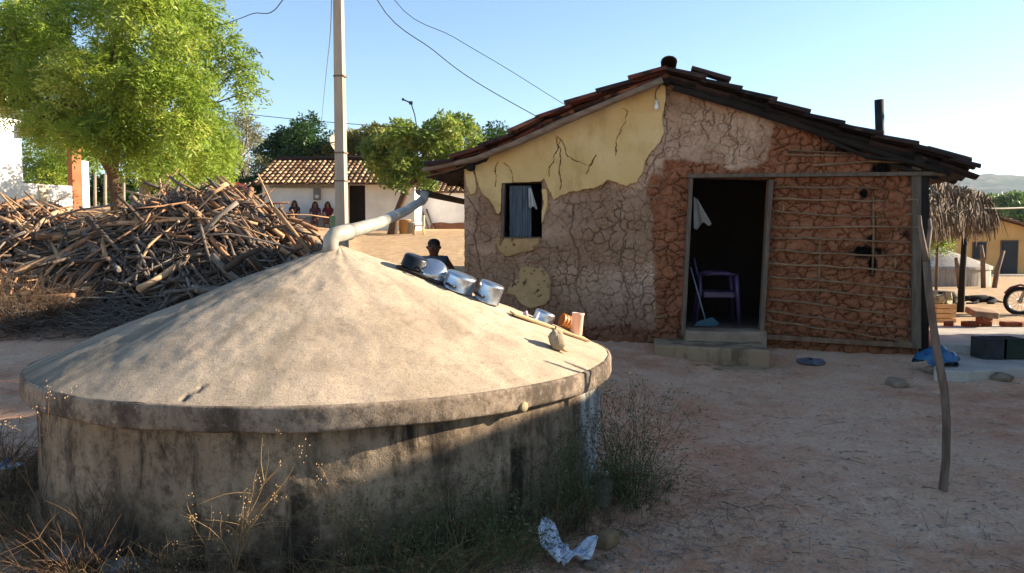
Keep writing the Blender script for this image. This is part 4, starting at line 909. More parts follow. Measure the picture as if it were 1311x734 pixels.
ypanel(1245,309.5,1262,332.5,'window',FRB,.05); ypanel(1246,310.5,1261,331.5,'window_shutter',DK,.09); ypanel(1281,307.5,1302,353.5,'door_frame',FRB,.05); ypanel(1282.5,309,1300.5,353,'door',DK,.09)
MB().box((at(1300,357,YH-1).x, YH-1.2, yz0-.1), (4.6,2.3,.5)).build('porch_step', CONCRETE, yh)
# second tank
T2 = at(1201,365,31); z2 = T2.z
tk2 = thing('far_tank', 'small distant concrete water tank with a conical roof before the yellow house', 'water tank', T2)
MB().lathe([(1.8,-.3),(1.8,.74)], 60, T2).build('wall', CONCRETE, tk2); MB().lathe([(1.86,.66),(1.87,.78),(1.82,.80),(.9,1.18),(.06,1.5),(.01,1.5)], 60, T2).build('conical_roof', CONCRETE, tk2)
# thatched shelter
tb = at(1229,399,15.9); ts = thing('thatched_shelter', 'palm thatched shelter on crooked posts behind the mud house', 'shelter', tb)
MB().tube([at(1229,401,15.9), at(1232,350,15.9), at(1236.5,285,15.9)], [.075,.06,.055], 9, jit=.08).build('post', WOODS, ts)
for dx, dy in ((-1.6,-.3),(-1.6,2.4),(.3,2.6)):
    q_ = tb+Vv((dx,dy,0)); MB().tube([Vv((q_.x,q_.y,gz(q_.x,q_.y)-.1)), q_+Vv((.05,0,1.7))], [.07,.055], 8, jit=.1).build('post', WOODS, ts)
ridge = [at(1192,228,15.2), at(1222,240,15.8), at(1250,249,16.2), at(1266,258,16.5)]
eave = [at(1180, 282, 13.6), at(1205, 285, 14.4), at(1238, 281, 15.3), at(1270, 274, 16.2)]
MB().tube([r_+Vv((0,0,-.12)) for r_ in ridge], .05, 7).build('ridge_pole', WOODB, ts)
MB().tube([r_+Vv((0,.1,.02)) for r_ in eave], .045, 7).build('eave_pole', WOODB, ts)
def cinterp(P, u):
    u = u*(len(P)-1); i = min(int(u), len(P)-2); return P[i].lerp(P[i+1], u-i)
V_, F_, va = [], [], []
def strip(pts, w, vv):
    k = len(V_); d_ = (pts[-1]-pts[0]).normalized(); sd_ = d_.cross(Vv((random.uniform(-1,1),random.uniform(-1,1),random.uniform(-.5,1)))).normalized()
    for i, p in enumerate(pts): ww = w*(1-.75*i/(len(pts)-1)); V_.append(tuple(p-sd_*ww)); V_.append(tuple(p+sd_*ww)); va.extend((vv, vv))
    for i in range(len(pts)-1): F_.append((k+2*i, k+2*i+1, k+2*i+3, k+2*i+2))
for i in range(5200):
    u = random.random(); v0 = random.random()**.8; a, b = cinterp(ridge, u), cinterp(eave, u)
    if random.random() < .4: b2 = a+Vv(((a-b).x*.9, (a-b).y*1.2, (b-a).z)); b = b2
    L = random.uniform(.35,.8); d_ = (b-a).normalized(); p = a.lerp(b, v0*.95)+Vv((random.uniform(-.08,.08),random.uniform(-.1,.1),random.uniform(0,.12)))
    dr = d_+Vv((random.uniform(-.3,.3),random.uniform(-.3,.3),random.uniform(-.1,.2)))
    q1 = p+dr*L*.5; q2 = p+dr*L*.85+Vv((0,0,-.12*L-.25*L*v0)); strip([p,q1,q2], random.uniform(.008,.02), random.random())
for i in range(1500):
    u = random.random(); b = cinterp(eave, u)+Vv((random.uniform(-.05,.05),random.uniform(-.15,.15),random.uniform(0,.12)))
    L = random.uniform(.15,.42); e_ = Vv((random.uniform(-.3,.3),random.uniform(-.3,.2),-1)); strip([b, b+Vv((random.uniform(-.05,.05),-.06,-.12)), b+e_*L], random.uniform(.01,.022), random.random())
t = NT('palm_thatch'); t.done(t.mix(t.attr('var'), t.mix(.5,'#463d34','#5b5044'), '#7d6950'), .85, None, 0, .2); THATCH = t.m
npmesh('thatch', V_, F_, THATCH, ts, attrs={'var': va}, smooth=False)
# patio slabs beside the house
def gslab(name, pxs, ztop, mat, th=.14):
    P = []
    for px, py in pxs:
        d = ray(px, py); P.append(Vv((0,0,CAMZ))+d*((ztop-CAMZ)/d.z))
    return struct(MB().prism(P, (0,0,-th)).build(name, mat, base=P[0], bevel=.012))
gslab('patio_upper', ((1192,440),(1330,446),(1500,446),(1400,416),(1292,415),(1196,417)), .26, PATIO, .45)
gslab('patio_lower', ((1196,474),(1240,476),(1330,470),(1560,470),(1500,443),(1330,441),(1192,439)), .15, PATIO, .35)
# loose things of the right yard
def onz(px, py, zt):
    d = ray(px, py); return Vv((0,0,CAMZ))+d*((zt-CAMZ)/d.z)
BLK = simple('dark_block', '#26282a', '#33363a', 6, .85, .5, 30, .01); BLKG = simple('dark_green_block', '#1f2820', '#2a352b', 6, .85, .5, 30, .01)
for px, mt_, lb, w_ in ((1281,BLK,'nearest dark hollow block on the lower patio at the right edge',.24),(1305,BLKG,'dark greenish block right behind the other block at the right edge',.24)):
    q_ = onz(px, 462, .152); m = MB(); w_ = .25; hh = .24
    m.box(q_+Vv((0,.1,hh/2)), (w_,.03,hh)); m.box(q_+Vv((0,.36,hh/2)), (w_,.03,hh)); m.box(q_+Vv((-w_/2+.015,.23,hh/2)), (.03,.228,hh)); m.box(q_+Vv((w_/2-.015,.23,hh/2)), (.03,.228,hh)); m.box(q_+Vv((0,.23,hh/2)), (.028,.228,hh-.004))
    tag(m.build('concrete_block', mt_, base=q_, bevel=.006), lb, 'block')
q_ = onz(1216, 470, .15); bl = MB(); V_ = []
for i in range(22):
    for j in range(16):
        u, v = i/21-.5, j/15-.5; hh = ((.05+.22*float(fbm(np.array([u*5+3]),np.array([v*5]),3,5)[0]))*max(0,1-(u*u+v*v)*3.4)**.5)
        rr_ = math.hypot(u,v)+1e-6; kk = max(abs(u),abs(v))/rr_*(1+.25*math.sin(3*math.atan2(v,u))); V_.append((q_.x+u*kk*.46, q_.y+.2+v*kk*.4, q_.z+.004+hh))
o = npmesh('plastic_sheet', V_, gridfaces(22,16), BLUEP, base=q_); tag(o, 'crumpled bright blue plastic sheet on the lower patio by the corner', 'plastic sheet')
q_ = onz(1203, 412, .1); cr = thing('fruit_crate', 'pale wooden crate filled with scraps under the thatched shelter', 'crate', q_)
for k in range(4):
    z_ = .035+k*.085
    MB().beam(q_+Vv((-.17,-.2,z_)), q_+Vv((.17,-.2,z_)), .015, .068).build('slat', PALEW, cr); MB().beam(q_+Vv((-.17,.2,z_)), q_+Vv((.17,.2,z_)), .015, .068).build('slat', PALEW, cr)
    MB().beam(q_+Vv((.172,-.19,z_)), q_+Vv((.172,.19,z_)), .015, .068).build('slat', PALEW, cr); MB().beam(q_+Vv((-.172,-.19,z_)), q_+Vv((-.172,.19,z_)), .015, .068).build('slat', PALEW, cr)
m = MB()
for k in range(16): m.box(q_+Vv((random.uniform(-.12,.10),random.uniform(-.14,.14),.3+random.uniform(0,.16))), (.14,.11,.09), Matrix.Rotation(random.uniform(0,3),3,Vv((random.random(),random.random(),random.random())).normalized()))
tag(m.build('scrap_heap', simple('mixed_scraps', '#a89a7c', '#8a8f74', 12, .9), base=q_+Vv((0,0,.3)), kind=None) if False else m.build('scrap_heap', simple('mixed_scraps', '#a89a7c', '#8a8f74', 12, .9), base=q_+Vv((0,0,.3))), 'heap of pale scraps piled in the wooden crate', 'scraps', kind='stuff')
def rock(name, label, c, size, mat=STONE, group=None, cat='stone', flat=1, rough=.25):
    bm = bmesh.new(); bmesh.ops.create_icosphere(bm, subdivisions=3, radius=1)
    sd_ = random.random()*90; 
    from mathutils import noise as mn
    for v in bm.verts:
        k = 1+rough*mn.noise(v.co*1.3+Vv((sd_,0,0)))*1.6+.12*mn.noise(v.co*4+Vv((0,sd_,0))); v.co = Vv((max(-.8,min(.8,v.co.x*k))*size[0], max(-.8,min(.8,v.co.y*k))*size[1], max(-.75,min(.75,v.co.z*k))*size[2]))
    me = bpy.data.meshes.new(name); bm.to_mesh(me); bm.free(); me.materials.append(mat)
    for p in me.polygons: p.use_smooth = True
    o = bpy.data.objects.new(name, me); COL.objects.link(o); o.location = c; o.rotation_euler = (0,0,random.uniform(0,6))
    return tag(o, label, cat, group) if label else o
q_ = at(1203, 383, 15.4); rock('sack', 'dark bulging sack slumped under the thatched shelter', Vv((q_.x,q_.y,gz(q_.x,q_.y)+.2)), (.5,.3,.36), simple('dark_sacking','#2e2a27','#3c3733',6,.95,.6,20,.02), cat='sack')
q_ = onz(1256, 418, .26); FL = simple('flat_stone', '#7a624c', '#957a60', 5, .9, .6, 18, .02); RB = simple('red_brick', '#6d3a26', '#81492f', 6, .9, .6, 22, .01)
tag(MB().prism([q_+Vv(v) for v in ((-.2,-.14,.15),(.15,-.18,.12),(.22,.04,.13),(.12,.24,.17),(-.14,.2,.19))], (.01,.0,.09)).build('flat_stone', FL, base=q_, bevel=.02), 'flat pale stone slab resting on broken bricks on the patio', 'stone')
for k, (dx, dy, dz, rz, lb) in enumerate(((-.16,.0,.04,.3,'broken red brick under the left of the flat stone'),(.1,.05,.04,1.2,'broken red brick under the middle of the flat stone'),(.4,-.02,.04,.1,'broken red brick lying just right of the flat stone'),(-.02,-.1,.11,.5,'broken red brick wedged on top of the others under the flat stone'),(-.42,.1,.03,1.0,'broken red brick lying left of the flat stone'),(.62,.0,.03,.4,'outermost red brick to the right of the flat stone'))):
    tag(MB().box(q_+Vv((dx,dy,dz)), (.24,.12,.07), Matrix.Rotation(rz,3,'Z')).build('brick', RB, base=q_+Vv((dx,dy,0)), bevel=.01), lb, 'brick', 'bricks of the patio heap')
for k, (p0, p1, p2, lb) in enumerate((((1229,362),(1226,345),(1224,330),'short crooked stake left of the shelter post'),((1259,352),(1258,330),(1256,314),'straight stake before the dark window of the yellow house'),((1273,372),(1277,345),(1285,321),'tall leaning stake beside the door of the yellow house'))):
    tag(MB().tube([at(p0[0],369,28), at(*p1,28), at(*p2,28)], [.09,.08,.06], 8, jit=.1).build('stake', WOODB, base=at(p0[0],369,28)), lb, 'stake', 'stakes before the yellow house')

# ================================================================== MOTORBIKE (front end at the right edge)
mb = at(1305, 404, 15.5); mb.z = mb.z; BKM = simple('black_paint', '#0c0c0e', '#141418', 5, .3, .0, 30, .001, spec=.5); CHROME = simple('chrome', '#9a9c9e', '#aaacae', 5, .25, .0, 30, .001, metal=1)
bike = thing('motorbike', 'dark motorbike parked at the right edge with only its front end in view', 'motorbike', mb)
bd = Vv((.93, -.37, 0)).normalized(); bs = Vv((bd.y, -bd.x, 0)); Mw = Matrix((bd, Vv((0,0,1)), bs)).transposed()
def bpnt(a, h_, s_=0): return mb+bd*a+Vv((0,0,h_))+bs*s_
for nm, a in (('front_wheel', 0), ('rear_wheel', 1.24)):
    c0 = bpnt(a, .29); w_ = MB().torus(c0, Mw, .255, .04, 36, 10).build(nm, RUBBER, bike)
    m = MB(); m.torus(c0, Mw, .212, .014, 32, 6); m.lathe([(.001,-.05),(.04,-.05),(.04,.05),(.001,.05)], 14, c0, Mw)
    for k in range(14): an_ = k*2*PI/14; m.tube([c0, c0+Mw @ Vv((math.cos(an_)*.21, math.sin(an_)*.21, 0))], .004, 4)
    m.build('rim', CHROME, w_)
for s_ in (-.07,.07): MB().tube([bpnt(0,.29,s_), bpnt(.16,.72,s_), bpnt(.23,.93,s_)], [.018,.02,.02], 8).build('fork', CHROME, bike)
m = MB(); m.tube([bpnt(.26,1.0,-.34), bpnt(.24,1.04,-.15), bpnt(.22,.97,0), bpnt(.24,1.04,.15), bpnt(.26,1.0,.34)], .013, 8); hb = m.build('handlebar', BKM, bike)
for s_ in (-1,1): MB().tube([bpnt(.24,1.03,.2*s_), bpnt(.18,1.2,.26*s_)], .006, 6).build('mirror_stem', BKM, hb); MB().lathe([(.001,-.01),(.05,-.008),(.05,.008),(.001,.01)], 14, bpnt(.18,1.22,.27*s_), Mw @ Matrix.Rotation(R(90),3,'Y')).build('mirror', BKM, hb)
m = MB(); m.lathe([(.001,.08),(.05,.06),(.075,.0),(.07,-.02),(.001,-.025)], 20, bpnt(.13,.88), (-bd).to_track_quat('Z','Y').to_matrix() @ Matrix.Rotation(PI,3,'X')); m.build('headlight', CHROME, bike)
m = MB(); m.tube([bpnt(-.27,.44), bpnt(-.17,.56), bpnt(0,.62), bpnt(.16,.57), bpnt(.26,.44)], .06, 8, flat=.35); m.build('front_mudguard', simple('red_paint', '#5d1016', '#6d151c', 5, .3), bike)
m = MB(); m.tube([bpnt(.3,.78), bpnt(.42,.86), bpnt(.62,.86), bpnt(.76,.76)], [.07,.13,.13,.07], 14); m.build('fuel_tank', simple('red_paint_tank', '#5d1016', '#6d151c', 5, .3), bike)
m = MB(); m.tube([bpnt(.7,.78), bpnt(.95,.77), bpnt(1.25,.82), bpnt(1.4,.84)], [.1,.12,.11,.06], 12, flat=.6); m.build('seat', RUBBER, bike)
m = MB(); m.box(bpnt(.58,.42), (.3,.3,.2), Mw); m.tube([bpnt(.5,.4), bpnt(.44,.62)], .08, 10); m.build('engine', CHROME, bike)
m = MB(); m.tube([bpnt(.22,.8), bpnt(.4,.45), bpnt(.75,.35), bpnt(1.24,.29)], .025, 8); m.tube([bpnt(.22,.85), bpnt(.7,.7), bpnt(1.3,.7)], .025, 8); m.tube([bpnt(.75,.35), bpnt(1.05,.7)], .02, 8); m.build('frame', BKM, bike)
m = MB(); m.tube([bpnt(.6,.3,.1), bpnt(.9,.28,.13), bpnt(1.4,.36,.14)], [.02,.03,.045], 10); m.build('exhaust', CHROME, bike)

# ================================================================== BODIES
def skin_mesh(name, verts, edges, radii, mat, parent=None, base=None, sub=1, root=0):
    me = bpy.data.meshes.new(name+'_s'); ob = bpy.data.objects.new(name+'_s', me); COL.objects.link(ob)
    me.from_pydata([tuple(v) for v in verts], edges, []); md = ob.modifiers.new('skin', 'SKIN'); md.use_smooth_shade = True
    for i, sv in enumerate(me.skin_vertices[0].data):
        rr = radii[i]; sv.radius = rr if isinstance(rr, tuple) else (rr, rr); sv.use_root = (i == root)
    if sub: sm_ = ob.modifiers.new('sub', 'SUBSURF'); sm_.levels = sub; sm_.render_levels = sub
    dg = bpy.context.evaluated_depsgraph_get(); dg.update(); nm_ = bpy.data.meshes.new_from_object(ob.evaluated_get(dg))
    bpy.data.objects.remove(ob); nm_.name = name; nm_.materials.clear(); nm_.materials.append(mat)
    for p in nm_.polygons: p.use_smooth = True
    o = bpy.data.objects.new(name, nm_); COL.objects.link(o)
    off = root_loc(parent) if parent else Vv(base or (0,0,0))
    nm_.transform(Matrix.Translation(-off))
    if parent: o.parent = parent
    else: o.location = off
    return o
class Fig:
    def __init__(s, o, rz, sc): s.o = Vv(o); s.M = Matrix.Rotation(rz, 3, 'Z')*sc; s.sc = sc
    def p(s, x, y, z): return s.o+s.M @ Vv((x, y, z))
def chain(L, pts, E_, VV, RR, start=None):
    prev = start
    for (p, r_) in pts:
        VV.append(p); RR.append(r_); k = len(VV)-1
        if prev is not None: E_.append((prev, k))
        prev = k
    return prev
def person(label, f, skin, P, cloth, hair='short', group=None):
    """P: joint positions in figure space (x right, y towards the back, z up)"""
    t_ = thing('person', label, 'person', f.o, group); s_ = f.sc; VV, E_, RR = [], [], []
    J = {k: f.p(*v) for k, v in P.items()}
    def V_(k, r_): VV.append(J[k] if isinstance(k, str) else k); RR.append((r_[0]*s_, r_[1]*s_) if isinstance(r_, tuple) else r_*s_); return len(VV)-1
    hip = V_('hip', .105); wa = V_('waist', .095); ch = V_('chest', (.13,.11)); ne = V_('neck', .052); hd0 = V_('chin', .072); hd1 = V_('head', .102); hd2 = V_('crown', .08)
    E_ += [(hip,wa),(wa,ch),(ch,ne),(ne,hd0),(hd0,hd1),(hd1,hd2)]
    for sd_ in 'lr':
        a, b, c_, d_ = V_('sh'+sd_, .055), V_('el'+sd_, .036), V_('wr'+sd_, .025), V_('pa'+sd_, .03); E_ += [(ch,a),(a,b),(b,c_),(c_,d_)]
        pd = (J['pa'+sd_]-J['wr'+sd_]).normalized(); sv = pd.cross(Vv((0,0,1))).normalized()
        for k in range(4):
            q0 = V_(J['pa'+sd_]+pd*.035*s_+sv*(k-1.5)*.018*s_, .0095); q1 = V_(J['pa'+sd_]+pd*(.075+.008*(k in (1,2)))*s_+sv*(k-1.5)*.02*s_-Vv((0,0,.015))*s_, .007); E_ += [(d_,q0),(q0,q1)]
        q0 = V_(J['pa'+sd_]+sv*.04*s_+pd*.015*s_, .009); E_.append((d_,q0))
        a, b, c_, d_ = V_('hp'+sd_, .085), V_('kn'+sd_, .055), V_('an'+sd_, .035), V_('to'+sd_, .03); E_ += [(hip,a),(a,b),(b,c_),(c_,d_)]
    body = skin_mesh('body', VV, E_, RR, skin, t_, sub=1)
    # face
    hd = J['head']; fw_ = f.M @ Vv((0,-1,0)); fw_.normalize(); rt_ = f.M @ Vv((1,0,0)); rt_.normalize(); up = (J['crown']-J['chin']).normalized()
    fd = (fw_-up*fw_.dot(up)).normalized()
    m = MB(); m.tube([hd+fd*.082*s_+up*.005*s_, hd+fd*.103*s_-up*.028*s_, hd+fd*.085*s_-up*.036*s_], [.008*s_,.015*s_,.01*s_], 8)
    for sg in (-1,1): m.tube([hd+rt_*.083*s_*sg+up*.02*s_, hd+rt_*.094*s_*sg, hd+rt_*.083*s_*sg-up*.025*s_], [.006*s_,.012*s_,.006*s_], 6)
    m.build('nose_and_ears', skin, body)
    for sg in (-1,1): MB().lathe([(.001,.008*s_),(.01*s_,.006*s_),(.014*s_,0)], 10, hd+fd*.08*s_+rt_*.032*s_*sg+up*.012*s_, fd.to_track_quat('Z','Y').to_matrix()).build('eye', simple('eye', '#1b1512', '#221a16', 5, .3, 0) if 'eye' not in bpy.data.materials else bpy.data.materials['eye'], body)
    MB().tube([hd+fd*.078*s_-up*.058*s_-rt_*.025*s_, hd+fd*.086*s_-up*.06*s_, hd+fd*.078*s_-up*.058*s_+rt_*.025*s_], [.004*s_,.008*s_,.004*s_], 6).build('mouth', simple('lips', '#4a2420', '#52282a', 5, .4, 0) if 'lips' not in bpy.data.materials else bpy.data.materials['lips'], body)
    # hair
    m = MB(); Mh = Matrix((rt_, -fd, up)).transposed()
    m.lathe([(.078*s_,.012*s_),(.084*s_,.035*s_),(.080*s_,.06*s_),(.062*s_,.088*s_),(.033*s_,.104*s_),(.001,.108*s_)], 20, hd-fd*.012*s_+up*.008*s_, Mh)
    if hair == 'long':
        m.tube([hd-fd*.05*s_+up*.06*s_, hd-fd*.075*s_-up*.06*s_, J['neck']-fd*.085*s_, J['chest']-fd*.12*s_], [.06*s_,.095*s_,.1*s_,.05*s_], 10, jit=.06)
        for sg in (-1,1): m.tube([hd+rt_*.07*s_*sg+up*.05*s_, hd+rt_*.1*s_*sg-up*.07*s_, J['neck']+rt_*.11*s_*sg, J['chest']+rt_*.1*s_*sg+fd*.06*s_], [.03*s_,.04*s_,.045*s_,.015*s_], 8, jit=.06)
    m.build('hair', HAIR, body)
    for (nm, mat_, keys) in cloth:
        VV, E_, RR = [], [], []; idx = {}
        for (k, par, r_) in keys:
            VV.append(J[k] if isinstance(k, str) else f.p(*k)); RR.append((r_[0]*s_, r_[1]*s_) if isinstance(r_, tuple) else r_*s_)
            idx[k] = len(VV)-1
            if par is not None: E_.append((idx[par], idx[k]))
        skin_mesh(nm, VV, E_, RR, mat_, body, sub=1) if False else skin_mesh(nm, VV, E_, RR, mat_, t_, sub=1)
    return t_
# the boy washing up behind the tank
bx = at(557, 330, 10.9); bz = gz(bx.x, bx.y); top_ = at(557, 305.5, 10.9).z; sc_ = (top_-bz)/1.12
STANDB = dict(hip=(0,0,.52), waist=(0,-.01,.63), chest=(0,-.03,.80), neck=(0,-.04,.885), chin=(0,-.07,.94), head=(0,-.07,1.005), crown=(0,-.06,1.05),
    shl=(.145,-.02,.845), ell=(.235,.04,.70), wrl=(.225,-.12,.58), pal=(.21,-.16,.565), shr=(-.14,-.02,.845), elr=(-.165,-.01,.68), wrr=(-.14,-.16,.59), par=(-.13,-.2,.58),
    hpl=(.06,0,.48), knl=(.065,-.02,.27), anl=(.065,.01,.06), tol=(.07,-.1,.025), hpr=(-.06,0,.48), knr=(-.065,-.02,.27), anr=(-.065,.01,.06), tor=(-.07,-.1,.025))
f = Fig((bx.x, bx.y, bz), R(-8), sc_)
SHIRT = simple('slate_shirt', '#3b434e', '#49525e', 5, .9, .4, 25, .01); SHORT = simple('dark_shorts', '#1a1b20', '#24252b', 5, .9, .4, 25, .01)
SKB = {k: v for k, v in STANDB.items()}
person('small boy in a dark shirt standing behind the tank by the pans', f, SKIN, SKB,
    [('shirt', SHIRT, [('hip',None,.115),('waist','hip',.112),('chest','waist',(.125,.11)),((0,-.035,.875),'chest',.07),('shl','chest',.066),((.17,0,.765),'shl',.058),('shr','chest',.066),((-.15,-.015,.765),'shr',.058)]),
     ('shorts', SHORT, [('hip',None,.11),('hpl','hip',.085),((.065,-.01,.3),'hpl',.075),('hpr','hip',.085),((-.065,-.01,.3),'hpr',.075)])])
# three people on the bench
def seated(px, topy, label, top_m, skirt_m, lean=0, armx=.1):
    b_ = at(px, 285, HB-.35); zt_ = at(px, topy, HB-.35).z; s_ = 1.0
    zf_ = zt_-1.27; f_ = Fig((b_.x, HB-.42, zf_), R(random.uniform(-12,12)), s_)
    P = dict(hip=(0,0,.5), waist=(lean*.4,-.01,.64), chest=(lean,-.05,.86), neck=(lean*1.2,-.07,1.0), chin=(lean*1.3,-.1,1.065), head=(lean*1.3,-.1,1.15), crown=(lean*1.3,-.09,1.2),
      shl=(.17+lean,-.05,.93), ell=(.23+lean,-.12,.68), wrl=(armx,-.32,.6), pal=(armx-.04,-.38,.59), shr=(-.17+lean,-.05,.93), elr=(-.23+lean,-.12,.68), wrr=(-armx,-.3,.62), par=(-armx+.04,-.36,.61),
      hpl=(.1,-.05,.48), knl=(.13,-.48,.5), anl=(.12,-.46,.08), tol=(.12,-.6,.03), hpr=(-.1,-.05,.48), knr=(-.13,-.48,.5), anr=(-.12,-.46,.08), tor=(-.12,-.6,.03))
    return person(label, f_, SKINL, P, [('blouse', top_m, [('hip',None,.135),('waist','hip',.13),('chest','waist',(.15,.12)),((lean*1.1,-.06,.96),'chest',.08),('shl','chest',.075),((.21+lean,-.09,.8),'shl',.06),('shr','chest',.075),((-.21+lean,-.09,.8),'shr',.06)]),
      ('skirt', skirt_m, [('hip',None,.15),((0,-.25,.5),'hip',(.2,.1)),((0,-.47,.48),(0,-.25,.5),(.2,.1)),((0,-.5,.25),(0,-.47,.48),(.17,.08))])], hair='long')
seated(378, 256.5, 'woman with long black hair in a dark top, leftmost of the seated three', simple('black_blouse','#17141a','#221d26',6,.9), simple('dark_skirt','#2b1f2a','#382a36',9,.9), .02)
seated(404.5, 258, 'woman in a patterned purple dress, middle of the seated three', simple('mauve_print','#3a1c28','#5c3a44',22,.9), simple('mauve_print_skirt','#3a1e28','#5e4048',25,.9), 0)
seated(422, 258, 'woman in a dark red top next to the green crate, rightmost of the seated three', simple('wine_blouse','#4a1420','#5d1c2a',6,.9), simple('print_skirt','#4a2a30','#7b5a50',25,.9), -.03)
# lying dog
db = at(1256, 381, 19); dz = gz(db.x, db.y)
dg_ = thing('dog', 'dark dog lying flat on the shaded yard near the shelter', 'dog', (db.x, db.y, dz))
DOGM = simple('dark_fur', '#1b1714', '#2a241f', 30, .95, .6, 60, .01); q_ = Vv((db.x, db.y, dz))
VV = [q_+Vv(v) for v in ((.28,0,.11),(.05,0,.13),(-.16,0,.13),(-.3,-.02,.15),(-.4,-.05,.12),(-.5,-.07,.08),(.2,-.14,.06),(.02,-.22,.04),(.16,-.3,.03),(-.18,-.14,.05),(-.36,-.22,.03),(-.5,-.22,.03),(.42,.0,.06),(.58,-.06,.03),(-.36,.03,.2),(-.35,-.1,.2))]
skin_mesh('body', VV, [(0,1),(1,2),(2,3),(3,4),(4,5),(0,6),(6,7),(7,8),(2,9),(9,10),(10,11),(0,12),(12,13),(4,14),(4,15)], [.1,.105,.11,.07,.065,.035,.06,.03,.022,.045,.028,.024,.03,.012,.02,.02], DOGM, dg_, sub=1)

# ================================================================== WOODPILE
PILE_TOP = [(-40,262),(0,254),(41,256),(68,262),(99,272),(123,277),(163,270),(191,257),(215,242),(252,234),(300,238),(323,250),(354,260),(368,289),(392,301),(414,312),(440,340)]
YR, YF = 13.3, 10.9
def pile_top(x): # height of the ridge at y = YR
    px = W/2+FPX*x/(YR*math.cos(PITCH)); py = np.interp(px, [a for a, b in PILE_TOP], [b for a, b in PILE_TOP]); return at(px, py, YR).z
def pile_h(x, y):
    g0 = gz(x, y); zt_ = max(.1, pile_top(x*YR/max(y, 6) if False else x)-gz(x, YR)-.2); v = (y-YF)/(YR-YF) if y < YR else (YR+1.9-y)/1.9
    return g0+zt_*max(0, math.sin(max(0, min(1, v))*PI/2))**.9
def logmat(name, c1, c2): return simple(name, c1, c2, 5, .92, .7, 30, .01, stretch=(1, 5, 5), objvar=.3)
LOGM = [logmat('brown_wood', '#7a5840', '#a67c5a'), logmat('grey_wood', '#635a51', '#8a7e72'), logmat('pale_wood', '#a07c5a', '#c49c74'), logmat('dark_wood', '#382e27', '#574a3f')]
def logmesh(L, r_, bend):
    n_ = 7; m = MB(); a1, a2 = random.uniform(0, 6), random.uniform(0, 6); pts, rs = [], []
    for i in range(n_):
        u = i/(n_-1)-.5; pts.append((u*L, bend*math.sin(u*PI*1.2+a1)*L+random.uniform(-1,1)*.008, bend*math.sin(u*PI*1.7+a2)*L*.7+random.uniform(-1,1)*.008)); rs.append(r_*(1.12-.45*(i/(n_-1)))*random.uniform(.9,1.1))
    m.tube(pts, rs, 7, jit=.1)
    if random.random() < .55:
        k = random.randint(2, 4); p = Vv(pts[k]); m.tube([p, p+Vv((.12*L, random.choice((-1,1))*.07*L, .03*L)), p+Vv((.2*L, random.choice((-1,1))*.14*L, .05*L))], [r_*.7, r_*.55, r_*.35], 6, jit=.1)
    return m
protos = []
for k in range(26):
    thick = k >= 16; L = random.uniform(1.0, 2.4) if not thick else random.uniform(.7, 2.0); r_ = random.uniform(.012, .024) if not thick else random.uniform(.028, .052)
    o = logmesh(L, r_, random.uniform(.015, .075)).build('firewood_branch', LOGM[k % 4]); protos.append((o, thick))
def place_log(x, y, first=True):
    h0 = pile_h(x, y); e_ = .15; dzdx = (pile_h(x+e_, y)-pile_h(x-e_, y))/(2*e_); dzdy = (pile_h(x, y+e_)-pile_h(x, y-e_))/(2*e_)
    az = random.gauss(0, .75) if random.random() < .72 else random.uniform(-PI/2, PI/2)
    if random.random() < .35: az = -.35+random.gauss(0, .5)
    d_ = Vv((math.cos(az), math.sin(az), 0)); d_.z = dzdx*d_.x+dzdy*d_.y+random.gauss(0, .27); d_.normalize()
    return Vv((x, y, h0+random.uniform(-.09, .05))), (d_.to_track_quat('X', 'Z').to_matrix() @ Matrix.Rotation(random.uniform(0, 6.28), 3, 'X')).to_4x4()
ZN = [('low left end of the firewood pile before the porch house', lambda px: px < 130), ('tall middle of the firewood pile', lambda px: px < 270), ('right end of the firewood pile nearest the utility pole', lambda px: True)]
xl, xr_ = at(-60, 300, 12).x, at(425, 300, 13).x
cnt = 0; stuffV, stuffF = [], []; used = set()
while cnt < 296:
    x = random.uniform(xl, xr_); y = YF+.1+random.random()**.85*(YR-YF+.35); px = W/2+FPX*x/y
    if px < -40 or px > 425: continue
    k = random.randrange(len(protos)); src, thick = protos[k]
    if (k % 4 in (0, 2)) == (y < 12.15 and px > 60) and random.random() < .8: continue
    p, M4 = place_log(x, y)
    o = src if k not in used else src.copy()
    if k in used: COL.objects.link(o)
    used.add(k); o.matrix_world = Matrix.Translation(p) @ M4
    zn = next(z_ for z_ in ZN if z_[1](px))
    tag(o, ('thick' if thick else 'thin')+' branch in the '+zn[0], 'branch', ('thick' if thick else 'thin')+' branches, '+zn[0]); cnt += 1
for k in range(len(protos)):
    if k not in used: bpy.data.objects.remove(protos[k][0])
m = MB()
for i in range(1700):
    x = random.uniform(xl-.6, xr_); y = YF+random.random()*(YR-YF+1.6); p, M4 = place_log(x, y); p.z -= random.uniform(-.02, .2); b_ = logmesh(random.uniform(.7,1.5), random.uniform(.009,.032), .035)
    m.add([Matrix.Translation(p) @ M4 @ Vv(v) for v in b_.V], b_.F, True)
# earth and bark core that closes the heap
nx_, ny_ = 90, 40; V_ = []
for i in range(nx_):
    for j in range(ny_):
        x = xl-1+(xr_-xl+1)*i/(nx_-1); y = YF+.35+(YR+1.4-YF-.35)*j/(ny_-1); V_.append((x, y, pile_h(x, y)-.30+.1*random.random()))
m.add(V_, [tuple(q) for q in gridfaces(nx_, ny_)], False)
tag(m.build('firewood_heap', logmat('old_wood', '#43382f', '#6d6054')), 'mass of smaller tangled sticks filling the firewood pile', 'firewood', kind='stuff')
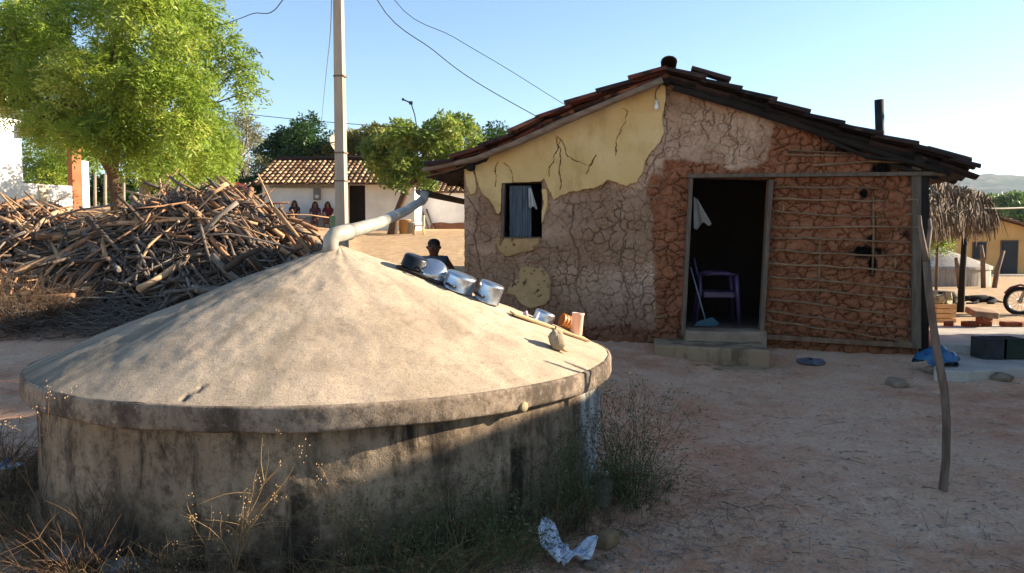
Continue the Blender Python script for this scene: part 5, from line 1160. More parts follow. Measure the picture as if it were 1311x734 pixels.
# a few sticks standing out of the heap
for (p0, p1, yy, r_, lb, mt_) in (((352,268),(396,322),12.3,.04,'long bare pole slanting down the right face of the firewood pile',2),((183,283),(150,250),12.0,.03,'dark stick poking up at the middle saddle of the firewood pile',3),((216,262),(208,238),13.3,.035,'short upright stub on the left shoulder of the tall heap',0),((235,258),(232,237),13.3,.03,'second upright stub beside the short one on the tall heap',0),((340,352),(318,420-95),11.6,.05,'black charred pole lying across the shaded face of the heap',3),((290,345),(335,318),11.3,.055,'thick dark log angled up the shaded face of the heap',3),((60,280),(150,262),12.6,.02,'long thin twig lying over the low left part of the heap',1)):
    a, b = at(*p0, yy), at(*p1, yy-.1); md = (a+b)/2+Vv((0,-.05,.03)); tag(MB().tube([a, md, b], [r_, r_*.9, r_*.7], 8, jit=.1).build('firewood_pole', LOGM[mt_], base=a), lb, 'branch')
# fine brush at the foot of the pile
m = MB()
for i in range(1500):
    px = random.uniform(-30, 215); x = at(px, 400, 10.6).x+random.gauss(0, .1); y = random.uniform(10.0, 11.4); z_ = gz(x, y)+random.random()**2*.28; a_ = random.uniform(0, 6.28); L = random.uniform(.12, .5)
    d_ = Vv((math.cos(a_), math.sin(a_), random.uniform(-.2, .4))); m.tube([(x,y,z_), Vv((x,y,z_))+d_*L*.5+Vv((0,0,random.uniform(-.03,.05))), Vv((x,y,z_))+d_*L], [.007,.005,.003], 3, caps=False)
tag(m.build('brushwood', LOGM[1]), 'loose grey twigs scattered along the foot of the firewood pile', 'brushwood', kind='stuff')

# ================================================================== TREES
def leaves(C, D, L, Wd, nl, frond, rng, droop=.3, cl=None):
    """C centres, D directions (n,3): returns quads of leaflets along short fronds"""
    n = len(C); D = D/np.linalg.norm(D, axis=1, keepdims=True)
    up = np.tile([0, 0, 1.], (n, 1))+rng.normal(0, .5, (n, 3)); S_ = np.cross(D, up); S_ /= np.linalg.norm(S_, axis=1, keepdims=True)+1e-9; U = np.cross(S_, D)
    quads, va = [], []; base = rng.random(n) if cl is None else np.clip(cl*.75+rng.random(n)*.45-.08, 0, 1)
    for k in range(nl):
        u = (k+.5)/nl if nl > 1 else .0; sg = (1 if k % 2 else -1)
        P = C+D*(frond*u)-U*0-np.array([0,0,1])*(frond*droop*u*u)
        ld = D*.55+S_*sg*.85*(1 if nl > 1 else .3)+rng.normal(0, .25, (n, 3))-np.array([0,0,.35*droop])
        ld /= np.linalg.norm(ld, axis=1, keepdims=True); wd = np.cross(ld, U+rng.normal(0, .35, (n, 3))); wd /= np.linalg.norm(wd, axis=1, keepdims=True)+1e-9
        l_ = (L*rng.uniform(.7, 1.25, (n, 1))); w_ = Wd*rng.uniform(.7, 1.2, (n, 1))
        quads.append(np.stack([P, P+ld*l_*.45+wd*w_*.5, P+ld*l_, P+ld*l_*.45-wd*w_*.5], 1)); va.append(np.repeat(np.clip(base*.75+rng.random(n)*.3-.03, 0, 1)[:, None], 4, 1))
    return np.concatenate(quads).reshape(-1, 3), np.concatenate(va).ravel()
def pt_in_poly(poly):
    xs = [p[0] for p in poly]; ys = [p[1] for p in poly]
    while True:
        x, y = random.uniform(min(xs), max(xs)), random.uniform(min(ys), max(ys))
        if inpoly(poly, np.array([x]), np.array([y]))[0]: return x, y
def tree(name, label, poly, y, depth, nblob, rpx, nfr, L, Wd, nl, frond, trunk, tr, mat, bark, group=None, nlimb=10, extra=(), droop=.3, fill=.5, outward=.7):
    rng = np.random.default_rng(abs(hash(label)) % 1000 if False else sum(map(ord, label)))
    bp = Vv(trunk[0]); t_ = thing(name, label, 'tree', bp, group); blobs = []
    cx = sum(p[0] for p in poly)/len(poly); hw = (max(p[0] for p in poly)-min(p[0] for p in poly))/2
    for i in range(nblob):
        px, py = pt_in_poly(poly); e_ = math.sqrt(max(.08, 1-((px-cx)/hw)**2)); dz = random.uniform(-1, 1)*depth*e_; r_ = random.uniform(*rpx)
        blobs.append((at(px, py, y+dz), r_*y/FPX))
    for (px, py, r_, dz) in extra: blobs.append((at(px, py, y+dz), r_*y/FPX))
    vol = np.array([b[1]**2 for b in blobs]); cnts = np.maximum(3, (nfr*vol/vol.sum()).astype(int)); C, D, CL = [], [], []
    for (c_, r_), k in zip(blobs, cnts):
        CL.append(np.full(k, rng.random()))
        v = rng.normal(0, 1, (k, 3)); v /= np.linalg.norm(v, axis=1, keepdims=True); rad = r_*(rng.random((k, 1))**fill)
        C.append(np.array(c_)+v*rad*np.array([1, 1, .8])); D.append(v*outward+rng.normal(0, .45, (k, 3))+np.array([0, 0, -.12]))
    C = np.concatenate(C); D = np.concatenate(D); Vq, va = leaves(C, D, L, Wd, nl, frond, rng, droop, np.concatenate(CL))
    npmesh('crown', Vq, np.arange(len(Vq)).reshape(-1, 4), mat, t_, attrs={'var': va}, smooth=False)
    m = MB(); m.tube(trunk, tr, 12, jit=.06); tp_ = Vv(trunk[-1])
    for (c_, r_) in random.sample(blobs, min(nlimb, len(blobs))):
        s_ = Vv(trunk[-1]) if random.random() < .6 else Vv(trunk[-2]); L_ = (c_-s_).length; md = s_.lerp(c_, .45)+Vv((random.uniform(-.1,.1)*L_, random.uniform(-.1,.1)*L_, -.04*L_)); r0 = tr[-1]*.6
        m.tube([s_, md, c_], [r0, r0*.6, r0*.22], 7, caps=False)
        for q_ in range(3):
            e_ = c_+Vv((random.uniform(-1,1), random.uniform(-1,1), random.uniform(-.6,1)))*r_*1.0; m.tube([md.lerp(c_, random.uniform(.3,1)), e_], [r0*.22, r0*.07], 5, caps=False)
    m.build('trunk', bark, t_); return t_
LEAF_NEEM = leafmat('neem_leaf', '#567226', '#8a9f3a', '#b8b858', .55)
LEAF_MID = leafmat('mid_leaf', '#435a26', '#748838', '#adad56', .45)
LEAF_DARK = leafmat('dark_leaf', '#1d3316', '#2f4c20', '#4b6a2a', .3)
LEAF_OLIVE = leafmat('olive_leaf', '#4f5236', '#6b6c46', '#8a7f58', .3)
LEAF_FAR = leafmat('far_leaf', '#3a5226', '#56702f', '#7b8a3c', .35)
T1Y = 19.5
tb = at(150, 276, T1Y); trunk1 = [Vv((tb.x, T1Y, gz(tb.x, T1Y)-.3)), at(151, 262, T1Y), at(147, 236, T1Y), at(143, 212, T1Y), at(150, 186, T1Y), at(168, 150, T1Y)]
polyT = [(-30,20),(20,-30),(240,-30),(265,15),(282,40),(292,70),(300,95),(290,130),(282,165),(283,200),(262,225),(235,232),(205,222),(175,216),(140,205),(110,190),(80,170),(40,155),(10,120),(-30,100)]
tree('neem_tree', 'big bright green tree with feathery leaves behind the woodpile', polyT, T1Y, 2.6, 135, (10, 22), 10500, .145, .044, 9, .36, trunk1, [.2,.17,.155,.15,.12,.08], LEAF_NEEM, BARK, nlimb=26,
     extra=[(312,78,13,0),(322,92,10,.2),(300,62,12,0),(285,42,14,0),(316,118,13,0),(306,108,10,0),(295,85,12,0),(150,170,22,-1.2),(135,140,22,-1.2),(168,195,20,-1.0),(120,165,20,-1),(190,165,22,-1),(145,110,22,-1.4),(268,10,14,0),(18,45,16,-.3),(10,80,20,.2),(5,135,16,.5),(60,150,16,-1),(240,20,18,0)], droop=.55, fill=.42)
o = MB(); br = [at(147,232,T1Y), at(128,196,T1Y-.4), at(108,183,T1Y-.6), at(80,168,T1Y-.9), at(50,142,T1Y-1.2), at(30,120,T1Y-1.4)]
o.tube(br, [.1,.085,.07,.06,.045,.02], 8, jit=.06); nt = [ob_ for ob_ in COL.objects if ob_.name == 'neem_tree'][0]; o.build('bough', BARK, nt)
Y2 = 25.; tb = at(188, 250, Y2); tree('leafy_tree', 'second green tree with a pale forked trunk right behind the big one', [(170,190),(225,150),(285,160),(290,200),(275,235),(235,238),(190,215)], Y2, 1.6, 40, (14, 24), 2600, .15, .045, 8, .36,
     [Vv((tb.x,Y2,gz(tb.x,Y2)-.3)), at(184,232,Y2), at(187,215,Y2), at(192,200,Y2)], [.2,.17,.16,.1], LEAF_NEEM, BARKG, nlimb=10, droop=.5)
Y3 = 33.; tb = at(62, 260, Y3); tree('garden_tree', 'bright green tree seen through the porch opening', [(15,150),(60,135),(118,150),(120,210),(95,228),(60,238),(20,232)], Y3, 1.8, 34, (14, 24), 2400, .2, .055, 7, .42,
     [Vv((tb.x,Y3,gz(tb.x,Y3)-.3)), at(62,240,Y3), at(64,215,Y3)], [.2,.16,.1], LEAF_NEEM, BARK, nlimb=8, droop=.6)
Y4 = 38.; tb = at(316, 258, Y4); tree('dry_tree', 'sparse grey olive tree with bare pale twigs left of the white house', [(268,160),(290,152),(318,140),(332,165),(338,200),(340,235),(300,240),(262,235)], Y4, 1.8, 40, (8, 17), 3600, .12, .06, 3, .2,
     [Vv((tb.x,Y4,gz(tb.x,Y4)-.3)), at(312,235,Y4), at(308,205,Y4)], [.16,.12,.08], LEAF_OLIVE, BARKG, nlimb=34, fill=.6)
Y5 = 46.; tb = at(382, 250, Y5); tree('dark_tree', 'dense dark green tree rising behind the left of the white house roof', [(338,200),(345,178),(362,166),(385,160),(402,158),(425,172),(440,190),(440,215),(340,222)], Y5, 2.5, 46, (9, 16), 4200, .26, .11, 4, .4,
     [Vv((tb.x,Y5,gz(tb.x,Y5)-.3)), at(382,225,Y5), at(384,205,Y5)], [.25,.2,.12], LEAF_DARK, BARK, nlimb=8)
Y6 = 44.; tb = at(455, 250, Y6); tree('olive_tree', 'brownish olive tree directly behind the utility pole', [(428,185),(450,166),(480,164),(520,168),(525,205),(430,212)], Y6, 2., 34, (9, 15), 3400, .22, .1, 4, .34,
     [Vv((tb.x,Y6,gz(tb.x,Y6)-.3)), at(456,225,Y6), at(458,205,Y6)], [.25,.2,.12], leafmat('brown_green_leaf', '#3f4a1e', '#63652c', '#8a7a3c', .35), BARK, nlimb=8)
Y7 = 30.5; tb = at(500, 293, Y7); tree('leaning_tree', 'rounded green tree with a leaning trunk before the white house', [(470,215),(478,180),(500,165),(530,160),(560,152),(590,156),(612,166),(622,185),(600,205),(575,220),(545,236),(515,240),(490,232)], Y7, 2.2, 60, (7, 14), 5200, .2, .11, 3, .22,
     [Vv((tb.x,Y7,gz(tb.x,Y7)-.3)), at(506,280,Y7), at(513,262,Y7), at(519,246,Y7), at(528,236,Y7)], [.22,.17,.155,.15,.1], LEAF_MID, BARK, nlimb=20, fill=.45,
     extra=[(566,152,7,0),(600,162,8,0),(470,190,8,0),(505,170,8,0)])
Y8 = 48.; tb = at(615, 250, Y8); tree('shade_tree', 'dark tree showing between the leaning tree and the mud house roof', [(580,170),(605,160),(640,166),(650,185),(610,215),(580,210)], Y8, 2., 26, (9, 15), 2200, .25, .1, 4, .36,
     [Vv((tb.x,Y8,gz(tb.x,Y8)-.3)), at(615,225,Y8), at(615,200,Y8)], [.25,.2,.12], LEAF_DARK, BARK, nlimb=6)
for k, (cx, cy, w_, h_, yy, lb) in enumerate(((1268,262,26,9,95,'green tree just above the yellow house ridge'),(1300,262,28,12,88,'broad green tree above the right roof slope of the yellow house'),(1250,272,16,8,80,'low green bush between the thatch and the yellow house ridge'),(1325,268,30,14,70,'green tree cut by the right edge of the picture'))):
    b_ = at(cx, cy+24, yy); tree('distant_tree', lb, [(cx-w_,cy+h_),(cx-w_*.7,cy-h_*.6),(cx,cy-h_),(cx+w_*.7,cy-h_*.5),(cx+w_,cy+h_)], yy, 2.5, 22, (5, 9), 1500, .4, .2, 3, .4, [b_, at(cx,cy+10,yy), at(cx,cy,yy)], [.3,.25,.15], LEAF_FAR, BARK, group='trees beyond the yellow house', nlimb=4)
b_ = at(1200, 325, 24); tree('shrub', 'pale green shrub peeping below the thatch beside the house corner', [(1185,322),(1188,298),(1205,292),(1218,305),(1214,318)], 24, .6, 18, (6, 10), 900, .1, .045, 3, .14, [Vv((b_.x,24,gz(b_.x,24))), at(1200,320,24), at(1202,308,24)], [.05,.04,.02], LEAF_MID, BARK, nlimb=6)
# hedge bushes and dark scrub at the back of the left yard
for k, (px, py, w_, h_, yy, lb) in enumerate(((300,240,16,14,37,'dark bush under the dry tree, left one'),(322,242,14,14,36.5,'dark bush under the dry tree, nearest the shed'),(130,240,22,18,34,'dark bush left of the big tree trunk'),(165,238,20,20,36,'dark bush between the two left trunks'),(215,228,24,26,38,'dark bush left of the tan cottage'))):
    b_ = at(px, py+h_, yy); tree('bush', lb, [(px-w_,py+h_),(px-w_*.8,py-h_*.5),(px,py-h_),(px+w_*.8,py-h_*.5),(px+w_,py+h_)], yy, 1., 16, (7, 12), 900, .2, .09, 3, .25, [Vv((b_.x,yy,gz(b_.x,yy)-.1)), at(px,py+h_*.5,yy), at(px,py,yy)], [.08,.06,.03], LEAF_DARK, BARK, group='dark bushes at the back of the yard', nlimb=5)
# fence posts of the back yard
for k, px in enumerate((121, 134, 158, 203, 292, 306)):
    b_ = at(px, 262, 30+k*.8); z_ = gz(b_.x, b_.y); tag(MB().tube([(b_.x,b_.y,z_-.3),(b_.x+.05,b_.y,z_+1.3)], [.07,.06], 7, jit=.12).build('fence_post', BARKG, base=(b_.x,b_.y,z_)), 'rough grey fence post among the trees behind the woodpile', 'fence post', 'back yard fence posts')

# ================================================================== LEANING FORKED POST, LID, SMALL THINGS IN FRONT
pb_ = gpt(1207, 628); yp = pb_.y
PM = simple('peeled_post', '#54463a', '#77665a', 5, .9, .6, 28, .008, stretch=(4, 4, .8))
pp = [pb_-Vv((0,0,.15)), pb_, at(1211,590,yp), at(1212,540,yp), at(1209,500,yp), at(1201,455,yp), at(1194,410,yp), at(1189,370,yp), at(1186,335,yp)]
fk = thing('forked_post', 'crooked leaning stick post standing upright in the bare earth', 'post', pb_)
MB().tube(pp, [.026,.025,.025,.023,.025,.023,.022,.022,.02], 10, jit=.08).build('shaft', PM, fk)
MB().tube([pp[-1], at(1182,312,yp), at(1178,290,yp), at(1177.5,276,yp)], [.022,.016,.013,.009], 8, jit=.08).build('prong', PM, fk)
MB().tube([pp[-1], at(1187.5,316,yp+.05), at(1191,292,yp+.1), at(1190,280,yp+.12)], [.018,.014,.012,.008], 8, jit=.08).build('prong', PM, fk)
q_ = gpt(1038, 464); lid = thing('basin_lid', 'dented blue grey metal lid lying on the earth before the house', 'lid', q_)
m = MB(); m.lathe([(.001,.03),(.05,.028),(.12,.02),(.15,.012),(.155,.018),(.16,.014),(.15,.004),(.001,.015)], 36, q_, Matrix.Rotation(R(4),3,'X')); m.V = [(v[0],v[1],v[2]+.012*math.sin(v[0]*30)*math.cos(v[1]*26)) for v in m.V]; m.build('plate', simple('worn_zinc', '#5b646e', '#7f8994', 14, .5, .3, 40, .004, metal=.5), lid)
MB().lathe([(.02,0),(.022,.02),(.001,.024)], 12, q_+Vv((0,0,.028))).build('knob', simple('dark_knob', '#2b2e33', '#3a3e44', 4, .6), lid)
# litter and stones by the tank
q_ = gpt(722, 731); LW = NT('printed_plastic'); cc = LW.ramp(LW.voro(26, 'DISTANCE_TO_EDGE'), .035, .0); LW.done(LW.mix(cc, '#b9c0cc', '#1b2130'), .5, LW.bump(LW.noise(16, 3), .4, .01)); V_, n_ = [], 16
for wing in range(2):
    a_ = R(112 if wing == 0 else 38); L = .25 if wing == 0 else .21
    Vw = []
    for i in range(n_):
        for j in range(7):
            u, v = i/(n_-1), j/6-.5; w_ = (.055 if wing == 0 else .045)*(.5+1.4*u*(1-u)*1.6)*(1 if u < .8 else (1-u)/.2*.9+.1)
            Vw.append(q_+Vv((math.cos(a_)*L*u-math.sin(a_)*w_*v*2, math.sin(a_)*L*u*.9+math.cos(a_)*w_*v*2, .02+(.12 if wing == 0 else .06)*u+.03*abs(math.sin(v*5+u*4))+.02*math.sin(u*9))))
    V_.append(Vw)
lt_ = thing('litter_bag', 'crumpled white printed plastic bag lying by the weeds', 'plastic bag', q_)
for Vw in V_: 
    o = npmesh('fold', [tuple(v) for v in Vw], gridfaces(n_, 7), LW.m, lt_); s_ = o.modifiers.new('t', 'SOLIDIFY'); s_.thickness = .003
q_ = gpt(770, 648); bt = thing('old_bottle', 'dusty grey bottle standing in the weeds at the tank foot', 'bottle', q_)
Mb = (Vv((.12,.1,1))).normalized().to_track_quat('Z','Y').to_matrix(); GL = simple('dusty_plastic', '#5d5a55', '#77736c', 9, .6, .3, 40, .003)
MB().lathe([(.001,0),(.045,.0),(.05,.01),(.05,.12),(.044,.14),(.02,.155),(.018,.175),(.001,.175)], 20, q_, Mb).build('body', GL, bt); MB().lathe([(.021,0),(.021,.02),(.001,.021)], 14, q_+Mb @ Vv((0,0,.172)), Mb).build('cap', simple('white_cap', '#b8b5ae', '#c6c3bc', 5, .5, 0), bt)
q_ = gpt(777, 700); rock('block_stone', 'squarish tan stone beside the white litter bag', q_+Vv((0,0,.03)), (.075,.055,.055), simple('tan_stone','#6e5b42','#8a7352',7,.9,.6,22,.01))
q_ = gpt(707, 655); rock('clod', 'reddish clod half hidden in the weeds before the bottle', q_+Vv((0,0,.02)), (.07,.05,.05), simple('red_clod','#6b4128','#80502f',7,.95,.6,22,.01))
for (px, py, s_, lb) in ((756,729,.045,'pinkish stone at the bottom edge right of the litter'),(781,716,.03,'small pale chip of rubble above the pinkish stone'),(1228,486,.14,'flattish grey stone in front of the blue sheet'),(1255,484,.10,'rounded stone at the front edge of the lower patio'),(1282,487,.12,'rightmost stone before the lower patio'),(1148,494,.13,'low grey stone out on the earth before the corner'),(1196,478,.12,'pale stone by the house corner next to the post'),(667,655,.05,'grey stone inside the weeds left of the clod'),(130,722,.05,'dusty stone among the rubbish at the lower left')):
    q_ = gpt(px, py); rock('loose_stone', lb, q_+Vv((0,0,s_*.2)), (s_, s_*.8, s_*.5), STONE, 'loose stones on the earth')
q_ = gpt(6, 600); sd_ = thing('sandal', 'blue and white sandal lying at the left edge of the picture', 'sandal', q_)
m = MB(); m.prism([q_+Vv(v) for v in ((-.13,-.03,0),(-.05,-.045,0),(.08,-.05,0),(.12,-.02,0),(.12,.03,0),(.06,.05,0),(-.06,.035,0),(-.13,.03,0))], (0,0,.025)); m.build('sole', simple('white_foam', '#a9aeb4', '#bfc3c8', 5, .8), sd_, bevel=.006)
MB().tube([q_+Vv((.0,-.05,.02)), q_+Vv((.03,0,.07)), q_+Vv((.0,.05,.02))], .012, 8, flat=.4).build('strap', simple('blue_strap', '#2e5b80', '#3b6d94', 5, .6), sd_)
for (px, py, col, lb, s_) in ((97,714,'#8b8e92','crumpled grey plastic wrapper in the weeds at the lower left',.08),(127,708,'#1f4a58','torn teal plastic scrap next to the grey wrapper',.06),(160,728,'#7a7d74','pale crumpled paper at the bottom left edge',.07)):
    q_ = gpt(px, py); V_ = []
    for i in range(14):
        for j in range(12):
            u, v = i/13-.5, j/11-.5; hh = .015+.09*(fbm(np.array([u*5+px]),np.array([v*5]),4,9)[0])*(1-2*abs(u))*(1-2*abs(v)); V_.append((q_.x+u*s_*3.2, q_.y+v*s_*2.6, q_.z+hh))
    o = npmesh('wrapper', V_, gridfaces(14,12), simple('wrap_'+str(px), col, col, 5, .4, .5, 12, .02, spec=.5), base=q_); tag(o, lb, 'wrapper')

# ================================================================== WEEDS
DRYW = leafmat('dry_stalk', '#6b5336', '#8a6e48', '#ad9062', .15, .8); DARKW = leafmat('dark_weed', '#2c3920', '#4a5632', '#777348', .3, .7); SEED = simple('seed_heads', '#9c7d56', '#b3946b', 20, .9, 0)
DRYB = leafmat('brown_shaded_stalk', '#402f20', '#5c4530', '#7d6245', .15, .8)  # dry brown, darkened so the left bushes look shaded
class Blades:
    def __init__(s): s.V, s.F, s.a = [], [], []
    def add(s, pts, w, v):
        k = len(s.V); n_ = len(pts); d_ = (pts[-1]-pts[0]).normalized(); sd = d_.cross(Vv((random.gauss(0,1),random.gauss(0,1),random.gauss(0,.4)))).normalized(); s2 = sd.cross(d_)
        for i, p in enumerate(pts):
            ww = w*(1-.7*i/(n_-1)); s.V += [tuple(p+sd*ww), tuple(p-sd*ww*.5+s2*ww*.87), tuple(p-sd*ww*.5-s2*ww*.87)]; s.a += [v]*3
        for i in range(n_-1):
            for j in range(3): s.F.append((k+3*i+j, k+3*i+(j+1) % 3, k+3*i+3+(j+1) % 3, k+3*i+3+j))
    def build(s, name, mat, parent=None, base=None): return npmesh(name, s.V, s.F, mat, parent, base, {'var': s.a})
def stem(B, p, d_, L, w, curl=.5, sub=0, tips=None):
    pts = [Vv(p)]; d_ = Vv(d_).normalized(); n_ = 6; ax = Vv((random.gauss(0,1),random.gauss(0,1),-.6))
    for i in range(n_): d_ = (d_+ax*curl*.12+Vv((random.gauss(0,.05),random.gauss(0,.05),random.gauss(0,.05)))).normalized(); pts.append(pts[-1]+d_*L/n_)
    for i in range(len(pts)):                         # keep stems out of the tank wall and the ground
        q = pts[i]; rr_ = math.hypot(q.x-TX, q.y-TY)
        if rr_ < 1.79: k = 1.79/rr_; q = Vv((TX+(q.x-TX)*k, TY+(q.y-TY)*k, q.z))
        gzz = .015; pts[i] = Vv((q.x, q.y, max(q.z, gzz)))
    B.add(pts, w, random.random())
    if tips is not None: tips.append(pts[-1]); tips.append(pts[-2])
    for k in range(sub):
        i = random.randint(2, 5); stem(B, pts[i], (pts[min(i+1,6)]-pts[i]).normalized()+Vv((random.gauss(0,.6),random.gauss(0,.6),random.gauss(.1,.4))), L*random.uniform(.25,.5), w*.65, curl, 0, tips)
def weed(name, label, c, n, hgt, spread, mat, sub=2, w=.0022, curl=.6, seeds=0, leaf=0, cat='weed', group=None, lean=(0,0)):
    t_ = thing(name, label, cat, c, group); B = Blades(); tips = []
    for i in range(n):
        a_ = random.uniform(0, 6.28); rr_ = spread*.25*random.random(); d_ = Vv((math.cos(a_)*spread*random.random()*1.3+lean[0], math.sin(a_)*spread*random.random()*1.3+lean[1], hgt))
        stem(B, Vv(c)+Vv((math.cos(a_)*rr_, math.sin(a_)*rr_, 0)), d_, hgt*random.uniform(.55,1.15), w*random.uniform(.7,1.4), curl, sub, tips)
    B.build('stems', mat, t_)
    if seeds:
        m = MB()
        for p in tips:
            if random.random() < seeds:
                for k in range(4): q = p+Vv((random.gauss(0,.012),random.gauss(0,.012),random.gauss(0,.012))); s_ = random.uniform(.0018,.0032); m.lathe([(.0005,-s_*1.6),(s_,0),(.0005,s_*1.6)], 5, q, Matrix.Rotation(random.uniform(0,3),3,'X'))
        if m.V: m.build('seed_heads', SEED, t_)['kind'] = 'stuff'
    if leaf:
        rng = np.random.default_rng(n+int(hgt*100)); P_ = np.array([tuple(p) for p in tips for _ in range(leaf)])+rng.normal(0, .018, (len(tips)*leaf, 3)); P_[:,2] = np.maximum(P_[:,2], .01)
        Vq, va = leaves(P_, rng.normal(0, 1, P_.shape)+np.array([0,0,.5]), .022, .006, 1, .01, rng); npmesh('leaves', Vq, np.arange(len(Vq)).reshape(-1,4), mat, t_, attrs={'var': va}, smooth=False)
    return t_
def foot(px, r_=1.86):   # point on the ground at the tank's foot below image column px
    d = ray(px, 640); k = 1.5
    while math.hypot((d*k).x-TX, (d*k).y-TY) > r_ and k < 7: k += .005
    x, y = (d*k).x, (d*k).y; return Vv((x, y, gz(x, y)))
weed('dry_weed', 'dry pale weed with curled seed heads against the middle of the tank wall', foot(292, 1.92), 8, .58, .16, DRYW, 6, .0026, .9, .4)
weed('dry_weed', 'thin dry stalk with seed tufts hanging at the left end of the tank rim', foot(66, 1.84), 2, .85, .05, DRYW, 3, .0024, .5, .8)
weed('dry_weed', 'small pinkish dry tuft growing on the tank wall near the light', foot(452, 1.86), 6, .5, .12, DRYW, 4, .002, .7, .7)
weed('dry_bush', 'tangle of bare brown stems spreading at the left foot of the tank', foot(95, 2.0), 60, .40, .36, DRYB, 3, .0026, .45, lean=(-.12,-.05), cat='bush')
weed('dry_bush', 'bare brown bush cut by the left edge beside the tank', gpt(10, 640), 40, .3, .36, DRYB, 3, .0024, .5, cat='bush')
weed('dry_bush', 'tan tangled tumbleweed at the left foot of the firewood pile', Vv((at(30,390,10.4).x, 10.4, gz(at(30,390,10.4).x,10.4))), 110, .95, .9, DRYB, 4, .004, .5, cat='bush')
weed('dry_bush', 'smaller tan dry bush right of the tumbleweed by the firewood', Vv((at(85,392,10.5).x, 10.5, gz(at(85,392,10.5).x,10.5))), 60, .7, .6, DRYB, 4, .0035, .5, cat='bush')
weed('dry_bush', 'dry brown bush on the earth at the upper left of the tank', gpt(8, 590), 36, .3, .4, DRYB, 3, .0024, .5, cat='bush')
weed('green_bush', 'tall dark green scrub at the right foot of the tank', foot(800, 2.0)+Vv((.02,0,0)), 48, .62, .3, DARKW, 4, .0018, .5, 0, 3, cat='bush')
weed('green_bush', 'low spreading scrub right of the bottle', gpt(815, 652), 40, .40, .32, DARKW, 4, .0016, .6, 0, 3, cat='bush')
weed('green_bush', 'dark scrub between the bottle and the tank wall', foot(735, 1.95), 44, .5, .3, DARKW, 4, .0016, .6, 0, 3, cat='bush')
weed('green_bush', 'dark green scrub behind the litter bag', foot(655, 2.05), 44, .45, .32, DARKW, 4, .0016, .6, 0, 3, cat='bush')
weed('green_bush', 'dark weedy clump at the bottom edge left of the litter bag', foot(580, 2.12), 44, .44, .34, DARKW, 4, .0016, .6, 0, 3, cat='bush')
weed('green_bush', 'sparse weedy clump under the bright patch of the tank wall', foot(500, 2.0), 34, .4, .3, DARKW, 4, .0016, .6, 0, 2, cat='bush')
weed('brown_weed', 'few arching brown stalks before the dark middle of the tank wall', foot(215, 2.0), 12, .36, .34, DRYB, 2, .0024, 1.0, .1)
weed('brown_weed', 'dry straw coloured stalks leaning over the dark scrub by the litter bag', foot(610, 2.1), 22, .5, .4, DRYW, 2, .0015, .9)
weed('brown_weed', 'dry straw stalks in the scrub below the bright patch of the wall', foot(520, 2.15), 22, .42, .4, DRYW, 2, .0014, .9)
weed('brown_weed', 'arching brown stalks at the bottom edge below the seed heads', foot(330, 2.08), 16, .34, .34, DRYB, 2, .002, 1.0)
B = Blades()
for i in range(5200):
    a_ = R(random.uniform(-185, -8)); r_ = 1.8+abs(random.gauss(0, .22)); x, y = TX+r_*math.cos(a_), TY+r_*math.sin(a_); stem(B, (x, y, 0.0), (random.gauss(0,.5), random.gauss(0,.5), random.uniform(.15,1)), random.uniform(.08,.34)*(1-.4*min(1,(r_-1.8)/.5)), .0014, 1.1, 0)
for i in range(420):
    x, y = random.gauss(1.0, .3), random.gauss(4.1, .5); 
    if math.hypot(x-TX, y-TY) > 1.8: stem(B, (x, y, gz(x,y)), (random.gauss(0,.8), random.gauss(0,.8), random.uniform(.1,1)), random.uniform(.04,.2), .0012, 1.1, 0)
tag(B.build('dry_grass', leafmat('dead_grass', '#3d3425', '#64543a', '#8f7b56', .15, .8)), 'short dead grass matted round the foot of the tank', 'grass', kind='stuff')
m = MB()
for i in range(900):
    d = ray(random.uniform(620, 1311), random.uniform(455, 740)) if random.random() < .8 else ray(random.uniform(0, 60), random.uniform(440, 700)); p = Vv((0,0,CAMZ))+d*(-(CAMZ-.02)/d.z)
    if math.hypot(p.x-TX, p.y-TY) < 1.85 or p.y > 9.: continue
    a_ = random.uniform(0, 6.28); L = random.uniform(.01, .05)*(1 if random.random() < .9 else 2.5); z_ = gz(p.x, p.y)+.012; q = Vv((p.x,p.y,z_)); e_ = Vv((math.cos(a_)*L, math.sin(a_)*L, random.uniform(-.1,.3)*L)); m.tube([q-e_, q+Vv((0,0,.004)), q+e_], random.uniform(.0012,.003), 4)
tag(m.build('twig_litter', simple('twig_litter', '#6d573f', '#a58f73', 20, .9)), 'tiny twigs and straw littering the earth', 'litter', kind='stuff')
m = MB()
for i in range(1000):                                # gravel scattered at the lower right of the tank
    px, py = random.gauss(790, 70), random.gauss(712, 26)
    if i > 320: px, py = random.uniform(830, 1311), random.uniform(470, 734)
    d = ray(px, py); k = -(CAMZ-.0)/d.z if py > 640 else None
    p = Vv((0,0,CAMZ))+d*k if k else Vv((0,0,CAMZ))+d*(-(CAMZ-.02)/d.z)
    if math.hypot(p.x-TX, p.y-TY) < 1.85 or p.y > 8.6: continue
    z_ = gz(p.x, p.y); s_ = random.uniform(.003,.010) if i < 320 else random.uniform(.003,.010); m.box((p.x,p.y,z_+s_*.2), (s_*2,s_*1.5,s_), Matrix.Rotation(random.uniform(0,3),3,Vv((random.gauss(0,.3),random.gauss(0,.3),1)).normalized()))
tag(m.build('gravel', simple('pale_gravel', '#7d6c5c', '#a8968a', 20, .9)), 'scattered chips of gravel on the earth', 'gravel', kind='stuff')

